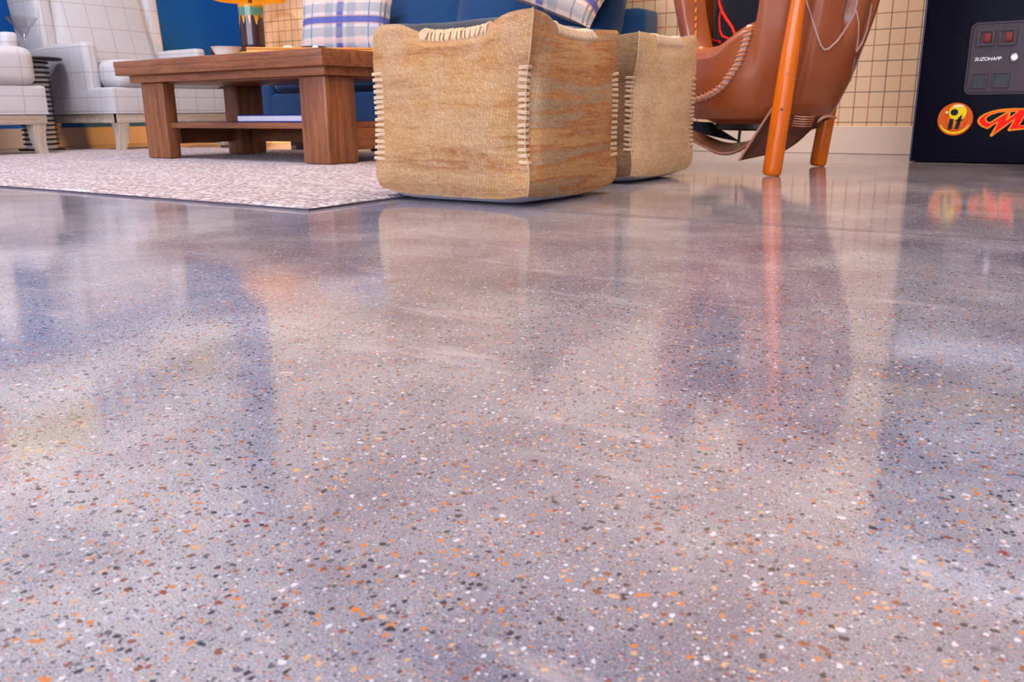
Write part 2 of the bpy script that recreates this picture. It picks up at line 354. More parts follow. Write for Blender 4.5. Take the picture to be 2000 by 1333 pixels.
# ------------------------------------------------------------------ mesh helpers
class MB:
    def __init__(s): s.bm = bmesh.new()
    def grid(s, fn, nu, nv, closed_u=False):
        vs = [[s.bm.verts.new(fn(i / (nu if closed_u else nu), j / nv)) for j in range(nv + 1)] for i in range(nu if closed_u else nu + 1)]
        for i in range(nu):
            a = vs[i]; b = vs[(i + 1) % len(vs)]
            for j in range(nv):
                try: s.bm.faces.new((a[j], b[j], b[j + 1], a[j + 1]))
                except ValueError: pass
        return vs
    def box(s, lo, hi, bev=0.0, seg=2, mat=None):
        r = bmesh.ops.create_cube(s.bm, size=1)['verts']
        c = [(a + b) / 2 for a, b in zip(lo, hi)]; d = [b - a for a, b in zip(lo, hi)]
        for v in r:
            v.co = Vector((v.co.x * d[0] + c[0], v.co.y * d[1] + c[1], v.co.z * d[2] + c[2]))
        if bev:
            es = list({e for v in r for e in v.link_edges})
            r2 = bmesh.ops.bevel(s.bm, geom=es, offset=bev, segments=seg, affect='EDGES', profile=.5)
            r = list({v for f in r2['faces'] for v in f.verts} | {v for v in r if v.is_valid})
        if mat is not None:
            for v in r: v.co = mat @ v.co
        return r
    def rbox(s, lo, hi, r, n=10, top=0.0, front=0.0, fn=None):
        """soft rounded cushion"""
        c = Vector([(a + b) / 2 for a, b in zip(lo, hi)]); h = Vector([(b - a) / 2 for a, b in zip(lo, hi)])
        vmap = {}
        def vert(p):
            k = tuple(round(q, 5) for q in p)
            if k in vmap: return vmap[k]
            # denser towards the edges
            q = Vector([math.copysign(1 - (1 - abs(a)) ** 1.6, a) for a in p])
            w = Vector((q.x * h.x, q.y * h.y, q.z * h.z))
            inn = Vector([max(-(hh - r), min(hh - r, ww)) for ww, hh in zip(w, h)])
            d = w - inn
            if d.length > 1e-9: w = inn + d.normalized() * min(r, d.length if max(abs(q.x), abs(q.y), abs(q.z)) < .9999 else r)
            bx, by, bz = 1 - q.x ** 2, 1 - q.y ** 2, 1 - q.z ** 2
            w.z += math.copysign(1, q.z) * abs(q.z) * top * bx * by
            w.x += math.copysign(1, q.x) * abs(q.x) * front * by * bz
            w.y += math.copysign(1, q.y) * abs(q.y) * front * bx * bz
            w += c
            if fn: w = fn(w, q)
            vmap[k] = s.bm.verts.new(w); return vmap[k]
        g = [-1 + 2 * i / n for i in range(n + 1)]
        for ax in range(3):
            for sg in (-1, 1):
                for i in range(n):
                    for j in range(n):
                        cs = []
                        for a, b in ((0, 0), (1, 0), (1, 1), (0, 1)):
                            p = [0, 0, 0]; p[ax] = sg; p[(ax + 1) % 3] = g[i + a]; p[(ax + 2) % 3] = g[j + b]; cs.append(vert(p))
                        if sg < 0: cs.reverse()
                        try: s.bm.faces.new(cs)
                        except ValueError: pass
    def lathe(s, prof, n=40, c=(0, 0, 0)):
        rows = []
        for r, z in prof:
            if r < 1e-6: rows.append([s.bm.verts.new((c[0], c[1], c[2] + z))])
            else: rows.append([s.bm.verts.new((c[0] + r * math.cos(2 * PI * k / n), c[1] + r * math.sin(2 * PI * k / n), c[2] + z)) for k in range(n)])
        for a, b in zip(rows, rows[1:]):
            for k in range(n):
                q = [a[k % len(a)], a[(k + 1) % n % len(a)], b[(k + 1) % n % len(b)], b[k % len(b)]]
                u = []
                for x in q:
                    if x not in u: u.append(x)
                if len(u) > 2:
                    try: s.bm.faces.new(u)
                    except ValueError: pass
    def tube(s, pts, r, n=8, caps=True, flat=1.0, smooth=0):
        P = [Vector(p) for p in pts]
        for _ in range(smooth):
            Q = [P[0]]
            for a, b in zip(P, P[1:]): Q += [a * .75 + b * .25, a * .25 + b * .75]
            P = Q + [P[-1]]
        R = r if isinstance(r, (list, tuple)) else None
        rings = []; prev = None
        for i, p in enumerate(P):
            tn = (P[min(i + 1, len(P) - 1)] - P[max(i - 1, 0)]).normalized()
            if prev is None:
                ref = Vector((0, 0, 1)) if abs(tn.z) < .9 else Vector((1, 0, 0))
                a = tn.cross(ref).normalized()
            else: a = (prev - tn * prev.dot(tn)).normalized()
            prev = a; b = tn.cross(a)
            f = i / (len(P) - 1)
            rad = r if R is None else R[min(int(f * (len(R) - 1)), len(R) - 2)] * (1 - (f * (len(R) - 1) - min(int(f * (len(R) - 1)), len(R) - 2))) + R[min(int(f * (len(R) - 1)), len(R) - 2) + 1] * (f * (len(R) - 1) - min(int(f * (len(R) - 1)), len(R) - 2))
            rings.append([s.bm.verts.new(p + a * math.cos(2 * PI * k / n) * rad + b * math.sin(2 * PI * k / n) * rad * flat) for k in range(n)])
        for A, B in zip(rings, rings[1:]):
            for k in range(n): s.bm.faces.new((A[k], A[(k + 1) % n], B[(k + 1) % n], B[k]))
        if caps: s.bm.faces.new(rings[0][::-1]); s.bm.faces.new(rings[-1])
    def prism(s, poly, d, fn=None):
        """extrude a 2D polygon (x,z) along y from 0 to d"""
        a = [s.bm.verts.new((p[0], 0, p[1])) for p in poly]; b = [s.bm.verts.new((p[0], d, p[1])) for p in poly]
        s.bm.faces.new(a); s.bm.faces.new(b[::-1])
        for i in range(len(poly)):
            j = (i + 1) % len(poly); s.bm.faces.new((a[j], a[i], b[i], b[j]))
    def build(s, name, mat, parent=None, smooth=True, loc=None, rot=None, uv=True, auto=40, fixn=True):
        bm = s.bm
        bmesh.ops.remove_doubles(bm, verts=bm.verts, dist=1e-6)
        if fixn: bmesh.ops.recalc_face_normals(bm, faces=bm.faces)
        if uv and not bm.loops.layers.uv:
            l = bm.loops.layers.uv.new('UVMap')
            bm.normal_update()
            for f in bm.faces:
                nn = f.normal; k = max(range(3), key=lambda i: abs(nn[i]))
                for lp in f.loops:
                    p = lp.vert.co
                    lp[l].uv = (p.y, p.z) if k == 0 else ((p.x, p.z) if k == 1 else (p.x, p.y))
        me = bpy.data.meshes.new(name); bm.to_mesh(me); bm.free()
        if smooth:
            for p in me.polygons: p.use_smooth = True
            if auto: me.set_sharp_from_angle(angle=math.radians(auto))
        o = bpy.data.objects.new(name, me); COL.objects.link(o)
        me.materials.append(M[mat] if isinstance(mat, str) else mat)
        if parent is not None: o.parent = parent
        if loc is not None: o.location = loc
        if rot is not None: o.rotation_euler = rot
        return o

def tag(o, label=None, cat=None, group=None, kind=None):
    if label: o['label'] = label
    if cat: o['category'] = cat
    if group: o['group'] = group
    if kind: o['kind'] = kind
    return o
def thing(name, loc, label, cat, rz=0, group=None):
    o = bpy.data.objects.new(name, None); COL.objects.link(o); o.empty_display_size = .05
    o.location = loc; o.rotation_euler = (0, 0, rz); return tag(o, label, cat, group)
def struct(mb, name, mat, **k): return tag(mb.build(name, mat, **k), kind='structure')
def box(name, mat, lo, hi, parent=None, bev=.002, **k):
    b = MB(); b.box(lo, hi, bev); return b.build(name, mat, parent, **k)

# ------------------------------------------------------------------ room
XL, XR, YF, YB, YR, ZC, XW = -5.62, 4.0, -4.6, 4.117, 4.70, 3.3, -4.92
b = MB(); b.box((XL - .1, YF - .1, -.1), (XR + .1, YR + .1, 0)); struct(b, 'floor', 'polished_concrete', smooth=False)
b = MB(); b.box((XL - .1, YF - .1, ZC), (XR + .1, YR + .1, ZC + .1)); struct(b, 'ceiling', 'ceiling_paint', smooth=False)
b = MB(); b.box((XW, YB, 0), (XR + .1, YR + .1, ZC)); struct(b, 'wall_back', 'wallpaper', smooth=False)
b = MB(); b.box((XL - .1, YR, 0), (XW, YR + .1, ZC)); struct(b, 'wall_recess', 'blue_wall', smooth=False)
b = MB(); b.box((XL - .1, YF - .1, 0), (XL, YR, ZC)); struct(b, 'wall_left', 'blue_wall', smooth=False)
b = MB(); b.box((XR, YF - .1, 0), (XR + .1, YB, ZC)); struct(b, 'wall_right', 'grey_wall', smooth=False)
# street side: low wall, header and piers around three big windows
b = MB(); b.box((XL, YF - .1, 0), (XR, YF, .25)); b.box((XL, YF - .1, 3.0), (XR, YF, ZC))
wx = [XL, XL + .35, -2.55, -2.25, .75, 1.05, XR - .35, XR]
for i in (0, 2, 4, 6): b.box((wx[i], YF - .1, .25), (wx[i + 1], YF, 3.0))
struct(b, 'wall_front', 'grey_wall', smooth=False)
for k, i in enumerate((1, 3, 5)):
    b = MB(); a, e = wx[i], wx[i + 1]
    for lo, hi in (((a, YF - .08, .25), (e, YF - .02, .31)), ((a, YF - .08, 2.94), (e, YF - .02, 3.0)), ((a, YF - .08, .25), (a + .06, YF - .02, 3.0)), ((e - .06, YF - .08, .25), (e, YF - .02, 3.0)), (((a + e) / 2 - .03, YF - .08, .25), ((a + e) / 2 + .03, YF - .02, 3.0))):
        b.box(lo, hi)
    struct(b, 'window_%d' % (k + 1), 'dark_frame', smooth=False)
def baseboard(name, lo, hi): b = MB(); b.box(lo, hi, .003); struct(b, name, 'trim_paint', smooth=False)
baseboard('baseboard_back', (XW - .012, YB - .014, 0), (XR, YB, .12))
baseboard('baseboard_left', (XL, YF, 0), (XL + .014, YR - .014, .12))
baseboard('baseboard_recess', (XL, YR - .014, 0), (XW - .002, YR, .12))

# mural panel on the blue wall (seen only as a reflection in the floor)
mu = thing('wall_mural', (XL + .02, 4.34, 1.36), 'large pale printed wall panel on the blue wall, mirrored in the polished floor', 'wall panel')
box('panel', 'white_paint', (0, -3.2, 0), (.03, 0, 1.9), mu)
for nm, mt, y0, y1, z0, z1 in [('yellow_band', 'yellow_trim', -2.4, -1.25, .38, .62), ('red_stripe', 'red_paint', -2.02, -1.86, .18, .72), ('yellow_band', 'yellow_trim', -.72, -.2, .22, .40)] + \
        [('blue_stroke', 'book_blue', -1.22 + .135 * k, -1.155 + .135 * k, .20 + .012 * k, .56 - .02 * k) for k in range(6)] + [('red_stroke', 'red_paint', -1.9 + .42 * k, -1.66 + .42 * k, .82, .94) for k in range(4)]:
    box(nm, mt, (.0299, y0, z0), (.033 + {'yellow_band': 0, 'blue_stroke': .002}.get(nm, .004), y1, z1), mu, bev=0)

# ------------------------------------------------------------------ rug
RZ = .009
b = MB()
rl, rr_, rf, rb = -4.85, -1.366, 1.275, 3.29
def rugf(u, w):
    x = rl + (rr_ - rl) * u; y = rf + (rb - rf) * w
    e = min(1, min(u * (rr_ - rl), (1 - u) * (rr_ - rl), w * (rb - rf), (1 - w) * (rb - rf)) / .012)
    z = .0045 + (RZ - .0045) * math.sqrt(max(0, 1 - (1 - e) ** 2)) + (-.0008 * abs(noise.noise(Vector((x * 9, y * 22, 0)))) if e >= 1 else 0)
    dx = .004 * noise.noise(Vector((y * 3, 0, 3))) if u > .9 else 0; dy = -.004 * noise.noise(Vector((x * 3, 5, 0))) if w < .1 else 0
    return (x + dx, y + dy, z)
us = 200; b.grid(rugf, us, 140)
# denser rim
rug = b.build('area_rug', 'rug_wool', smooth=True, auto=0, fixn=False)
tag(rug, 'pale oatmeal woven wool area rug under the coffee table and armchairs', 'rug')
b = MB(); b.box((rl + .004, rf + .003, 0), (rr_ - .003, rb - .003, .0052)); b.build('rug_backing', 'rug_edge', rug)['label'] = 'dark grey rug backing edge'

# ------------------------------------------------------------------ poufs
def make_pouf(loc, hx, hy, zt, mats, label, seed, rz=0, dips=(1, 1), lift=-.006):
    root = thing('pouf', loc, label, 'pouf', rz, 'woven poufs on the concrete floor')
    z0 = .013; zc = (zt + z0) / 2; hz = (zt - z0) / 2
    g = lambda t, w=.2: math.exp(-((1 - abs(t)) / w) ** 2)
    p = lambda t, c=0, w=.5: math.exp(-((t - c) / w) ** 4)
    def D(a, bb, c, off=0.0):
        ox = math.copysign(1, a); oy = math.copysign(1, bb)
        x, y, z = hx * a, hy * bb, zc + hz * c
        # faces billow
        x += .014 * a * abs(a) ** 3 * (1 - bb * bb) * (1 - c * c); y += .014 * bb * abs(bb) ** 3 * (1 - a * a) * (1 - c * c)
        # stitched vertical edges pull in
        e = g(a, .12) * g(bb, .12) * math.exp(-((c + .05) / .52) ** 8)
        kx = .15 if bb > 0 else (.4 if a < 0 else 1); ky = .15 if a < 0 else (.4 if bb > 0 else 1)
        x -= ox * .014 * e * kx; y -= oy * .014 * e * ky
        e2 = (g(a, .3) * g(bb, .3)) * math.exp(-((c + .05) / .62) ** 6) * .005
        x -= ox * e2 * kx; y -= oy * e2 * ky
        if c > 0:
            ef = g(c, .2) * g(bb, .22) * p(a, .05, .55) * (dips[0] if bb < 0 else .6); es = g(c, .2) * g(a, .22) * p(bb, 0, .55) * (dips[1] if a > 0 else .6)
            z -= .026 * ef + .018 * es; y -= oy * .012 * ef; x -= ox * .012 * es
            k = g(c, .35) * abs(a) ** 6 * abs(bb) ** 6; z += .006 * k
            k = max(0, c - .72) / .28 * abs(a * bb) ** 8; z -= .012 * k * k * (1 if ox < 0 else .2)
            # rounded upper edge
            s = max(0, c - .9) / .1; x *= 1 - .02 * s * s; y *= 1 - .02 * s * s
            if c > .999: z += .008 * (1 - a ** 4) * (1 - bb ** 4)
        else:
            s = max(0, -c - .72) / .28; x *= 1 - .045 * s * s; y *= 1 - .045 * s * s
            z += .012 * s * s * (abs(a * bb)) ** 3
        # creases beside the stitched edges
        gz = math.exp(-((c + .05) / .56) ** 8)
        if abs(bb) > .999: y -= oy * .007 * (.5 if a < 0 else 1) * gz * math.exp(-((abs(a) - .87) / .06) ** 2)
        if abs(a) > .999: x -= ox * .007 * (.5 if bb > 0 else 1) * gz * math.exp(-((abs(bb) - .89) / .06) ** 2)
        cc = max(0, c) ** 2
        if a < 0: x += (.008 + .014 * cc) * -a
        kk = (1 + a) / 2 * (1 - bb) / 2; x += .013 * cc * kk; z += .008 * cc * kk
        z += lift * cc * (1 + a) / 2 * (1 + bb) / 2
        q = Vector((x * 9 + seed, y * 9, z * 9)); n = noise.noise_vector(q) * .0035
        q = Vector((x * 30 + seed, y * 30, z * 30)); n += noise.noise_vector(q) * .0012
        v = Vector((x, y, z)) + n
        if off:
            d = Vector((a ** 7, bb ** 7, max(c, 0) ** 7)); 
            if d.length > 0: v += d.normalized() * off
        return v
    N = 40
    sp = lambda t: math.copysign(1 - (1 - abs(2 * t - 1)) ** 1.5, 2 * t - 1)
    faces = [('front', lambda u, w: D(sp(u), -1, sp(w))), ('right', lambda u, w: D(1, sp(u), sp(w))), ('back', lambda u, w: D(sp(u), 1, sp(w))), ('left', lambda u, w: D(-1, sp(u), sp(w)))]
    labs = {'jute_tan': 'golden tan woven panel', 'jute_rust': 'rust and grey banded woven panel', 'jute_pale': 'pale straw woven panel', 'jute_dark': 'dark brown woven panel'}
    for (nm, fn), mt in zip(faces, mats):
        b = MB(); vs = b.grid(fn, N, N)
        # parametric UV in metres keeps the weave square to the panel
        l = b.bm.loops.layers.uv.new('UVMap'); idx = {}
        for i, row in enumerate(vs):
            for jj, vv in enumerate(row): idx[vv] = (sp(i / N) * (hx if nm in ('front', 'back') else hy) + seed * .37, sp(jj / N) * hz + seed * .11 + faces.index((nm, fn)) * .7)
        for f in b.bm.faces:
            for lp in f.loops: lp[l].uv = idx[lp.vert]
        # a seam allowance standing proud along the near vertical edge
        o = b.build('side_panel', mt, root, auto=0); o['label'] = labs[mt]
        b2 = None
    b = MB(); b.grid(lambda u, w: D(sp(u), sp(w), 1), N, N); b.build('top_panel', 'denim_top', root, auto=0)['label'] = 'slate blue top fabric'
    def bot(u, w):
        a, bb = sp(u), sp(w); k = max(abs(a), abs(bb)); kk = (abs(a) ** 8 + abs(bb) ** 8) ** .125
        v = D(a, bb, -1); s = .995 + .0 * kk
        zf = max(.0008, (v.z) * min(1, kk) ** 7 if kk < 1 else v.z)
        if loc[0] + v.x < rr_ + .008: zf = max(zf, RZ + .0006)
        return Vector((v.x * s, v.y * s, zf))
    b = MB(); b.grid(bot, 60, 60); b.build('bottom_panel', 'lavender_canvas', root, auto=0)['label'] = 'lavender canvas bottom'
    rnd = random.Random(seed)
    # seam piping at near corner
    for (ea, eb) in ((1, -1), (-1, -1), (1, 1)):
        b = MB()
        for k in range(16):
            c = -.56 + 1.0 * k / 15 + rnd.uniform(-.008, .008)
            tl = rnd.uniform(-.006, .014)
            for ss in (0, 1):
                cc = c + ss * .017; L = (.12 if ea < 0 else .10) + rnd.uniform(-.010, .012); L2 = .13 if eb > 0 else .085
                pts = [D(ea * (1 - L * (1 - f)), eb, cc + tl * (1 - f), .0032) for f in (0, .35, .7, .93)] + [D(ea, eb, cc, .0045)] + [D(ea, eb * (1 - L2 * f), cc - tl * f, .003) for f in (.07, .3, .65, 1)]
                pts[0] = D(ea * (1 - L * 1.08), eb, cc + tl, -.002); pts[-1] = D(ea, eb * (1 - L2 * 1.1), cc - tl, -.002)
                b.tube(pts, .0023, 6, smooth=1)
        b.build('edge_stitching', 'yarn', root)
    for ax in (0, 1):
        b = MB()
        n = 21
        for k in range(n):
            s = -.36 + .82 * k / (n - 1) + rnd.uniform(-.01, .01) if ax == 0 else -.45 + .85 * k / (n - 1)
            tl = rnd.uniform(.0, .045); r = rnd.uniform(.0026, .0036)
            P = []
            for f in (0, .25, .5, .75, 1): P.append((1 - .13 * (1 - f), s + tl * (1 - f), 0))
            if ax == 0: pts = [D(x, -1, c, .003) for c, x, _ in P] + [D(s, -1 + q, 1, .003) for q in (.02, .05, .09)] + [D(s - .01, -.87, 1, -.004)]
            else: pts = [D(1, x, c, .003) for c, x, _ in P] + [D(1 - q, s, 1, .003) for q in (.02, .05, .09)] + [D(.87, s - .01, 1, -.004)]
            pts[0] = pts[0] + (Vector((0, .006, 0)) if ax == 0 else Vector((-.006, 0, 0)))
            b.tube(pts, r, 7, smooth=1)
        b.build('edge_stitching', 'yarn', root)['label'] = 'thick whipped yarn along the top edge'
    # seam between the two visible panels
    b = MB(); pts = [D(1, -1, -1 + 2 * i / 40, .0022) for i in range(41)]; b.tube(pts, .0017, 6); b.build('seam_piping', 'seam_jute', root)
    return root
make_pouf((-1.2025, 1.742, 0), .2175, .2025, .385, ['jute_tan', 'jute_rust', 'jute_tan', 'jute_tan'], 'large tan woven jute pouf nearest the camera, at the corner of the rug', 3)
make_pouf((-1.262, 2.375, 0), .212, .212, .385, ['jute_dark', 'jute_pale', 'jute_tan', 'jute_dark'], 'pale woven jute pouf behind the nearest pouf, beside the leather glove chair', 11, dips=(.4, .45), lift=.024)

# ------------------------------------------------------------------ coffee table
CTS = .986
ct = thing('coffee_table', (-2.995, 2.675, RZ), 'low brown walnut coffee table with thick square legs on the rug', 'coffee table', math.radians(-1.2))
ct.scale.z = CTS
W, Dp = 1.31, .71
b = MB()
for k in range(5): b.box((-W / 2, -Dp / 2 + Dp * k / 5, .36), (W / 2, -Dp / 2 + Dp * (k + 1) / 5 - (.0015 if k < 4 else 0), .42), .003)
b.build('tabletop', 'walnut_X', ct)
box('top_board', 'walnut_X', (-W / 2 - .001, -Dp / 2 - .002, .394), (W / 2 + .001, -Dp / 2 + .05, .4205), ct, .002)
lx0, lx1, ly0, ly1 = -W / 2 + .080, W / 2 - .05, -Dp / 2 + .055, Dp / 2 - .055
b = MB()
b.box((lx0 - .02, ly0 - .025, .328), (lx1 + .025, ly0, .36), .002); b.box((lx0 - .02, ly1, .328), (lx1 + .025, ly1 + .025, .36), .002)
b.box((lx0 - .02, ly0, .328), (lx0, ly1, .36), .002); b.box((lx1, ly0, .328), (lx1 + .025, ly1, .36), .002)
b.box((lx0 + .02, ly0 + .03, .322), (lx1 - .03, ly1 - .03, .36), .002)
b.build('apron', 'walnut_X', ct)
for sx, lw in ((0, .105), (1, .145)):
    for sy in (0, 1):
        ld = .062 if (sx, sy) == (0, 0) else .155
        x0 = (lx0 + .015 if sy == 0 else lx0) if sx == 0 else lx1 - lw; y0 = ly0 if sy == 0 else ly1 - ld
        box('leg', 'walnut_Z', (x0, y0, 0), (x0 + (.165 if (sx, sy) == (0, 0) else lw), y0 + ld, .33), ct, .010)
box('shelf', 'walnut_X', (lx0 + .03, ly0 + .02, .133), (lx1 - .03, ly1 - .02, .156), ct, .002)
b = MB(); b.box((lx1 - .045, ly0 + .155, .05), (lx1 - .015, ly1 - .155, .133), .002); b.box((lx0 + .02, ly0 + .155, .06), (lx0 + .05, ly1 - .155, .133), .002)
b.box((lx0 + .12, ly1 - .10, .06), (lx1 - .11, ly1 - .07, .133), .002); b.build('stretcher', 'walnut_Y', ct)
TZ = RZ + .4207 * CTS
bk = thing('picture_book', (-2.92, 2.67, RZ + .1562 * CTS), 'large white paged book with blue covers on the coffee table shelf', 'book', math.radians(-3))
box('page_block', 'paper', (-.19, -.14, .004), (.24, .13, .026), bk)
b = MB(); b.box((-.195, -.145, 0), (.245, .135, .004), .001); b.box((-.195, -.145, .026), (.245, .135, .030), .001); b.box((.241, -.145, .002), (.246, .135, .028), .001); b.build('cover', 'book_blue', bk)

# bowl, board and what lies on it
b = MB(); b.lathe([(0, 0), (.038, 0), (.041, .004), (.052, .026), (.060, .042), (.064, .045), (.061, .045), (.049, .026), (.036, .008), (0, .006)], 48)
bo = b.build('bowl', 'white_ceramic', loc=(-3.10, 2.50, TZ)); tag(bo, 'small flared cream bowl at the left end of the coffee table', 'bowl')
BA = math.radians(46.4)
bd = thing('serving_board', (-2.935, 2.465, TZ), 'long orange toned wooden board lying across the coffee table', 'board', BA)
box('board', 'tray_wood', (0, 0, 0), (.64, .23, .028), bd, .004)
b = MB()
for lo, hi in (((0, 0, .028), (.64, .012, .036)), ((0, .218, .028), (.64, .23, .036)), ((0, .012, .028), (.012, .218, .036)), ((.628, .012, .028), (.64, .218, .036))): b.box(lo, hi, .003)
b.build('rim', 'tray_wood', bd)
def onboard(u, w, z=.0282): return (-2.935 + u * math.cos(BA) - w * math.sin(BA), 2.465 + u * math.sin(BA) + w * math.cos(BA), TZ + z)
b = MB(); b.lathe([(0, 0), (.03, 0), (.05, .014), (.056, .02), (.053, .021), (.03, .006), (0, .005)], 40)
tag(b.build('dish', 'blue_ceramic', loc=onboard(.27, .15)), 'blue rimmed shallow dish on the wooden board', 'dish')
def lump(name, mat, u, w, r, h, label, grp=None):
    b = MB(); b.rbox((-r, -r * .8, 0), (r, r * .8, h), h * .42, 8, .002)
    tag(b.build(name, mat, loc=onboard(u, w), rot=(0, 0, u * 9)), label, 'game piece', grp)
lump('white_piece', 'white_ceramic', .165, .05, .018, .016, 'white rounded piece on the left part of the wooden board', 'pieces on the wooden board')
lump('white_piece', 'white_ceramic', .275, .06, .016, .018, 'white rounded piece in front of the blue dish', 'pieces on the wooden board')
for u, r, lb in ((.40, .010, 'orange piece on the wooden board, first right of the blue dish'), (.43, .006, 'tiny orange piece on the wooden board, second right of the blue dish'), (.525, .010, 'orange piece on the wooden board, third right of the blue dish'), (.56, .007, 'small orange piece on the wooden board, nearest the pouf')):
    lump('orange_piece', 'orange_piece', u, .06, r, .014, lb, 'pieces on the wooden board')

# ------------------------------------------------------------------ wing armchairs
def make_chair(y0, y1, label, arm_top=.59, cz=.49, back=1.1):
    root = thing('wing_armchair', (-4.5, (y0 + y1) / 2, RZ), label, 'armchair', 0, 'checked wing armchairs on the rug')
    w = (y1 - y0) / 2; F = 'cream_windowpane'; dz = -RZ
    # seat base tapers from full width at the front
    b = MB(); b.rbox((-.78, -w, .205 + dz), (0, w, .345 + dz), .012, 12, 0, .004); b.build('seat_base', F, root)
    b = MB(); b.tube([(-.002, -w + .002, .208 + dz), (-.002, w - .002, .208 + dz)], .004, 6); b.tube([(-.002, -w + .002, .208 + dz), (-.78, -w + .002, .208 + dz)], .004, 6); b.build('welt', F, root)
    b = MB(); b.rbox((-.66, -w + .078, .343 + dz), (.012, w - .078, cz + dz), .045, 20, .02, .01, lambda p, q: Vector((p.x, p.y * (1 + .13 * max(0, min(1, (p.x + .19) / .05))), p.z))); b.build('seat_cushion', F, root)
    for sg in (-1, 1):
        ya, yb = sorted((sg * w, sg * (w - .076)))
        def armf(p, q, sg=sg):
            return Vector((p.x, p.y + sg * .012 * max(0, q.z) , p.z - .015 * max(0, -q.x) * max(0, q.z)))
        b = MB(); b.rbox((-.80, ya, .21 + dz), (-.20, yb, arm_top + dz), .026, 14, 0, .004, armf); b.build('arm', F, root)
        # wings
        def wingf(p, q, sg=sg):
            k = (p.z + RZ - arm_top) / (back - arm_top)
            return Vector((p.x - .10 * k + (.05 * k if q.x > 0 else 0), p.y + sg * .01 * k, p.z))
        ya, yb = sorted((sg * (w + .004), sg * (w - .09)))
        b = MB(); b.rbox((-.90, ya, arm_top - .30 + dz), (-.60, yb, back + dz), .03, 14, 0, .003, wingf); b.build('wing', F, root)
    def backf(p, q): return Vector((p.x - .17 * (p.z + RZ - .3) / .8, p.y, p.z))
    b = MB(); b.rbox((-.90, -w + .02, .21 + dz), (-.76, w - .02, back + .02 + dz), .03, 12, 0, .004, lambda p, q: Vector((p.x - .10 * max(0, (p.z + RZ - .5)) / .6, p.y, p.z))); b.build('backrest', F, root)
    b = MB(); b.rbox((-.72, -w + .082, cz - .03 + dz), (-.54, w - .082, back + dz), .05, 16, 0, .03, lambda p, q: Vector((p.x - .17 * (p.z + RZ - cz) / .6, p.y, p.z))); b.build('back_cushion', F, root)
    b = MB(); b.box((-.76, -w + .012, .155 + dz), (-.01, -w + .04, .206 + dz), .002); b.box((-.76, w - .04, .155 + dz), (-.01, w - .012, .206 + dz), .002)
    b.box((-.035, -w + .012, .155 + dz), (-.008, w - .012, .206 + dz), .002); b.box((-.77, -w + .012, .155 + dz), (-.74, w - .012, .206 + dz), .002)
    b.build('frame', 'limed_oak_Y', root)
    for fx, fy in ((0, -1), (0, 1), (1, -1), (1, 1)):
        b = MB(); xc = -.045 if fx == 0 else -.735; yc = fy * (w - .052)
        def leg(u, v):
            k = v; s = .034 * (1 - k) + .021 * k
            bow = .012 * math.sin(PI * k) * (1 if fx == 0 else -1)
            a = u * 4; c = [(-1, -1), (1, -1), (1, 1), (-1, 1), (-1, -1)][int(a) % 4]
            tilt = (.0 if fx == 0 else -.03) * k
            return (xc + c[0] * s + bow * 0 + tilt, yc + c[1] * s + fy * (.012 * k - .008 * math.sin(PI * k)), (.157 + dz) * (1 - k))
        vs = b.grid(leg, 4, 8, True); b.bm.faces.new([r[0] for r in vs]); b.bm.faces.new([r[-1] for r in vs][::-1])
        b.build('leg', 'limed_oak_Z', root, auto=30)
    return root
make_chair(2.845, 3.625, 'cream checked wing armchair farther back, beside the blue wall and behind the coffee table')
make_chair(1.70, 2.482, 'cream checked wing armchair at the left edge of the photo, its front corner in view', .615, .53)

# side table between the chairs, martini glass
sx, sy = -4.955, 2.663
st_ = thing('side_table', (sx, sy, RZ), 'round black side table with a ringed drum stem between the two armchairs', 'side table')
b = MB(); b.lathe([(0, .484), (.158, .484), (.163, .486), (.165, .4905), (.163, .495), (.158, .497), (0, .497)], 56); b.build('tabletop', 'black_enamel', st_)
b = MB(); b.lathe([(.078, .012), (.078, .485)], 40); b.build('drum', 'drum_grey', st_)
b = MB()
for k in range(18):
    z = .03 + k * .0255
    b.lathe([(.078, z), (.089, z + .001), (.092, z + .0055), (.089, z + .010), (.078, z + .011)], 40)
b.build('ring_stack', 'black_enamel', st_)
b = MB(); b.lathe([(0, 0), (.118, 0), (.12, .004), (.118, .009), (.09, .013), (0, .013)], 48); b.build('base', 'black_enamel', st_)
b = MB(); b.lathe([(0, 0), (.042, 0), (.042, .002), (.012, .006), (.0045, .014), (.004, .085), (.007, .096), (.040, .150), (.082, .205), (.0805, .2055), (.038, .152), (.004, .101), (0, .099)], 48)
tag(b.build('martini_glass', 'clear_glass', loc=(sx + .02, sy - .02, RZ + .4975)), 'clear martini glass standing on the round black side table', 'glass')

# end table and lamp in the corner
et = thing('end_table', (-4.5, 3.83, 0), 'dark wooden end table in the corner holding the glowing lamp', 'end table')
box('tabletop', 'dark_wood', (-.2, -.17, .56), (.2, .17, .585), et)
for ax in (-1, 1):
    for ay in (-1, 1): box('leg', 'dark_wood', (ax * .17 - .02, ay * .14 - .02, 0), (ax * .17 + .02, ay * .14 + .02, .561), et)
lp = thing('table_lamp', (-4.487, 3.83, .5855), 'lit table lamp with drip glazed ceramic base and glowing amber shade', 'lamp')
b = MB(); b.lathe([(0, 0), (.070, 0), (.073, .004), (.073, .03), (.075, .20), (.077, .245), (.076, .258), (.07, .264), (.03, .266), (0, .266)], 56); b.build('lamp_base', 'drip_glaze', lp)
b = MB(); b.lathe([(.012, .262), (.012, .31), (.018, .312), (.018, .333), (0, .334)], 20); b.build('stem', 'brass', lp)
b = MB(); b.lathe([(.215, .288), (.213, .288), (.20, .32), (.13, .395), (.125, .40), (.125, .403), (.135, .398), (.206, .32), (.215, .288)], 64); b.build('lamp_shade', 'lamp_shade', lp)
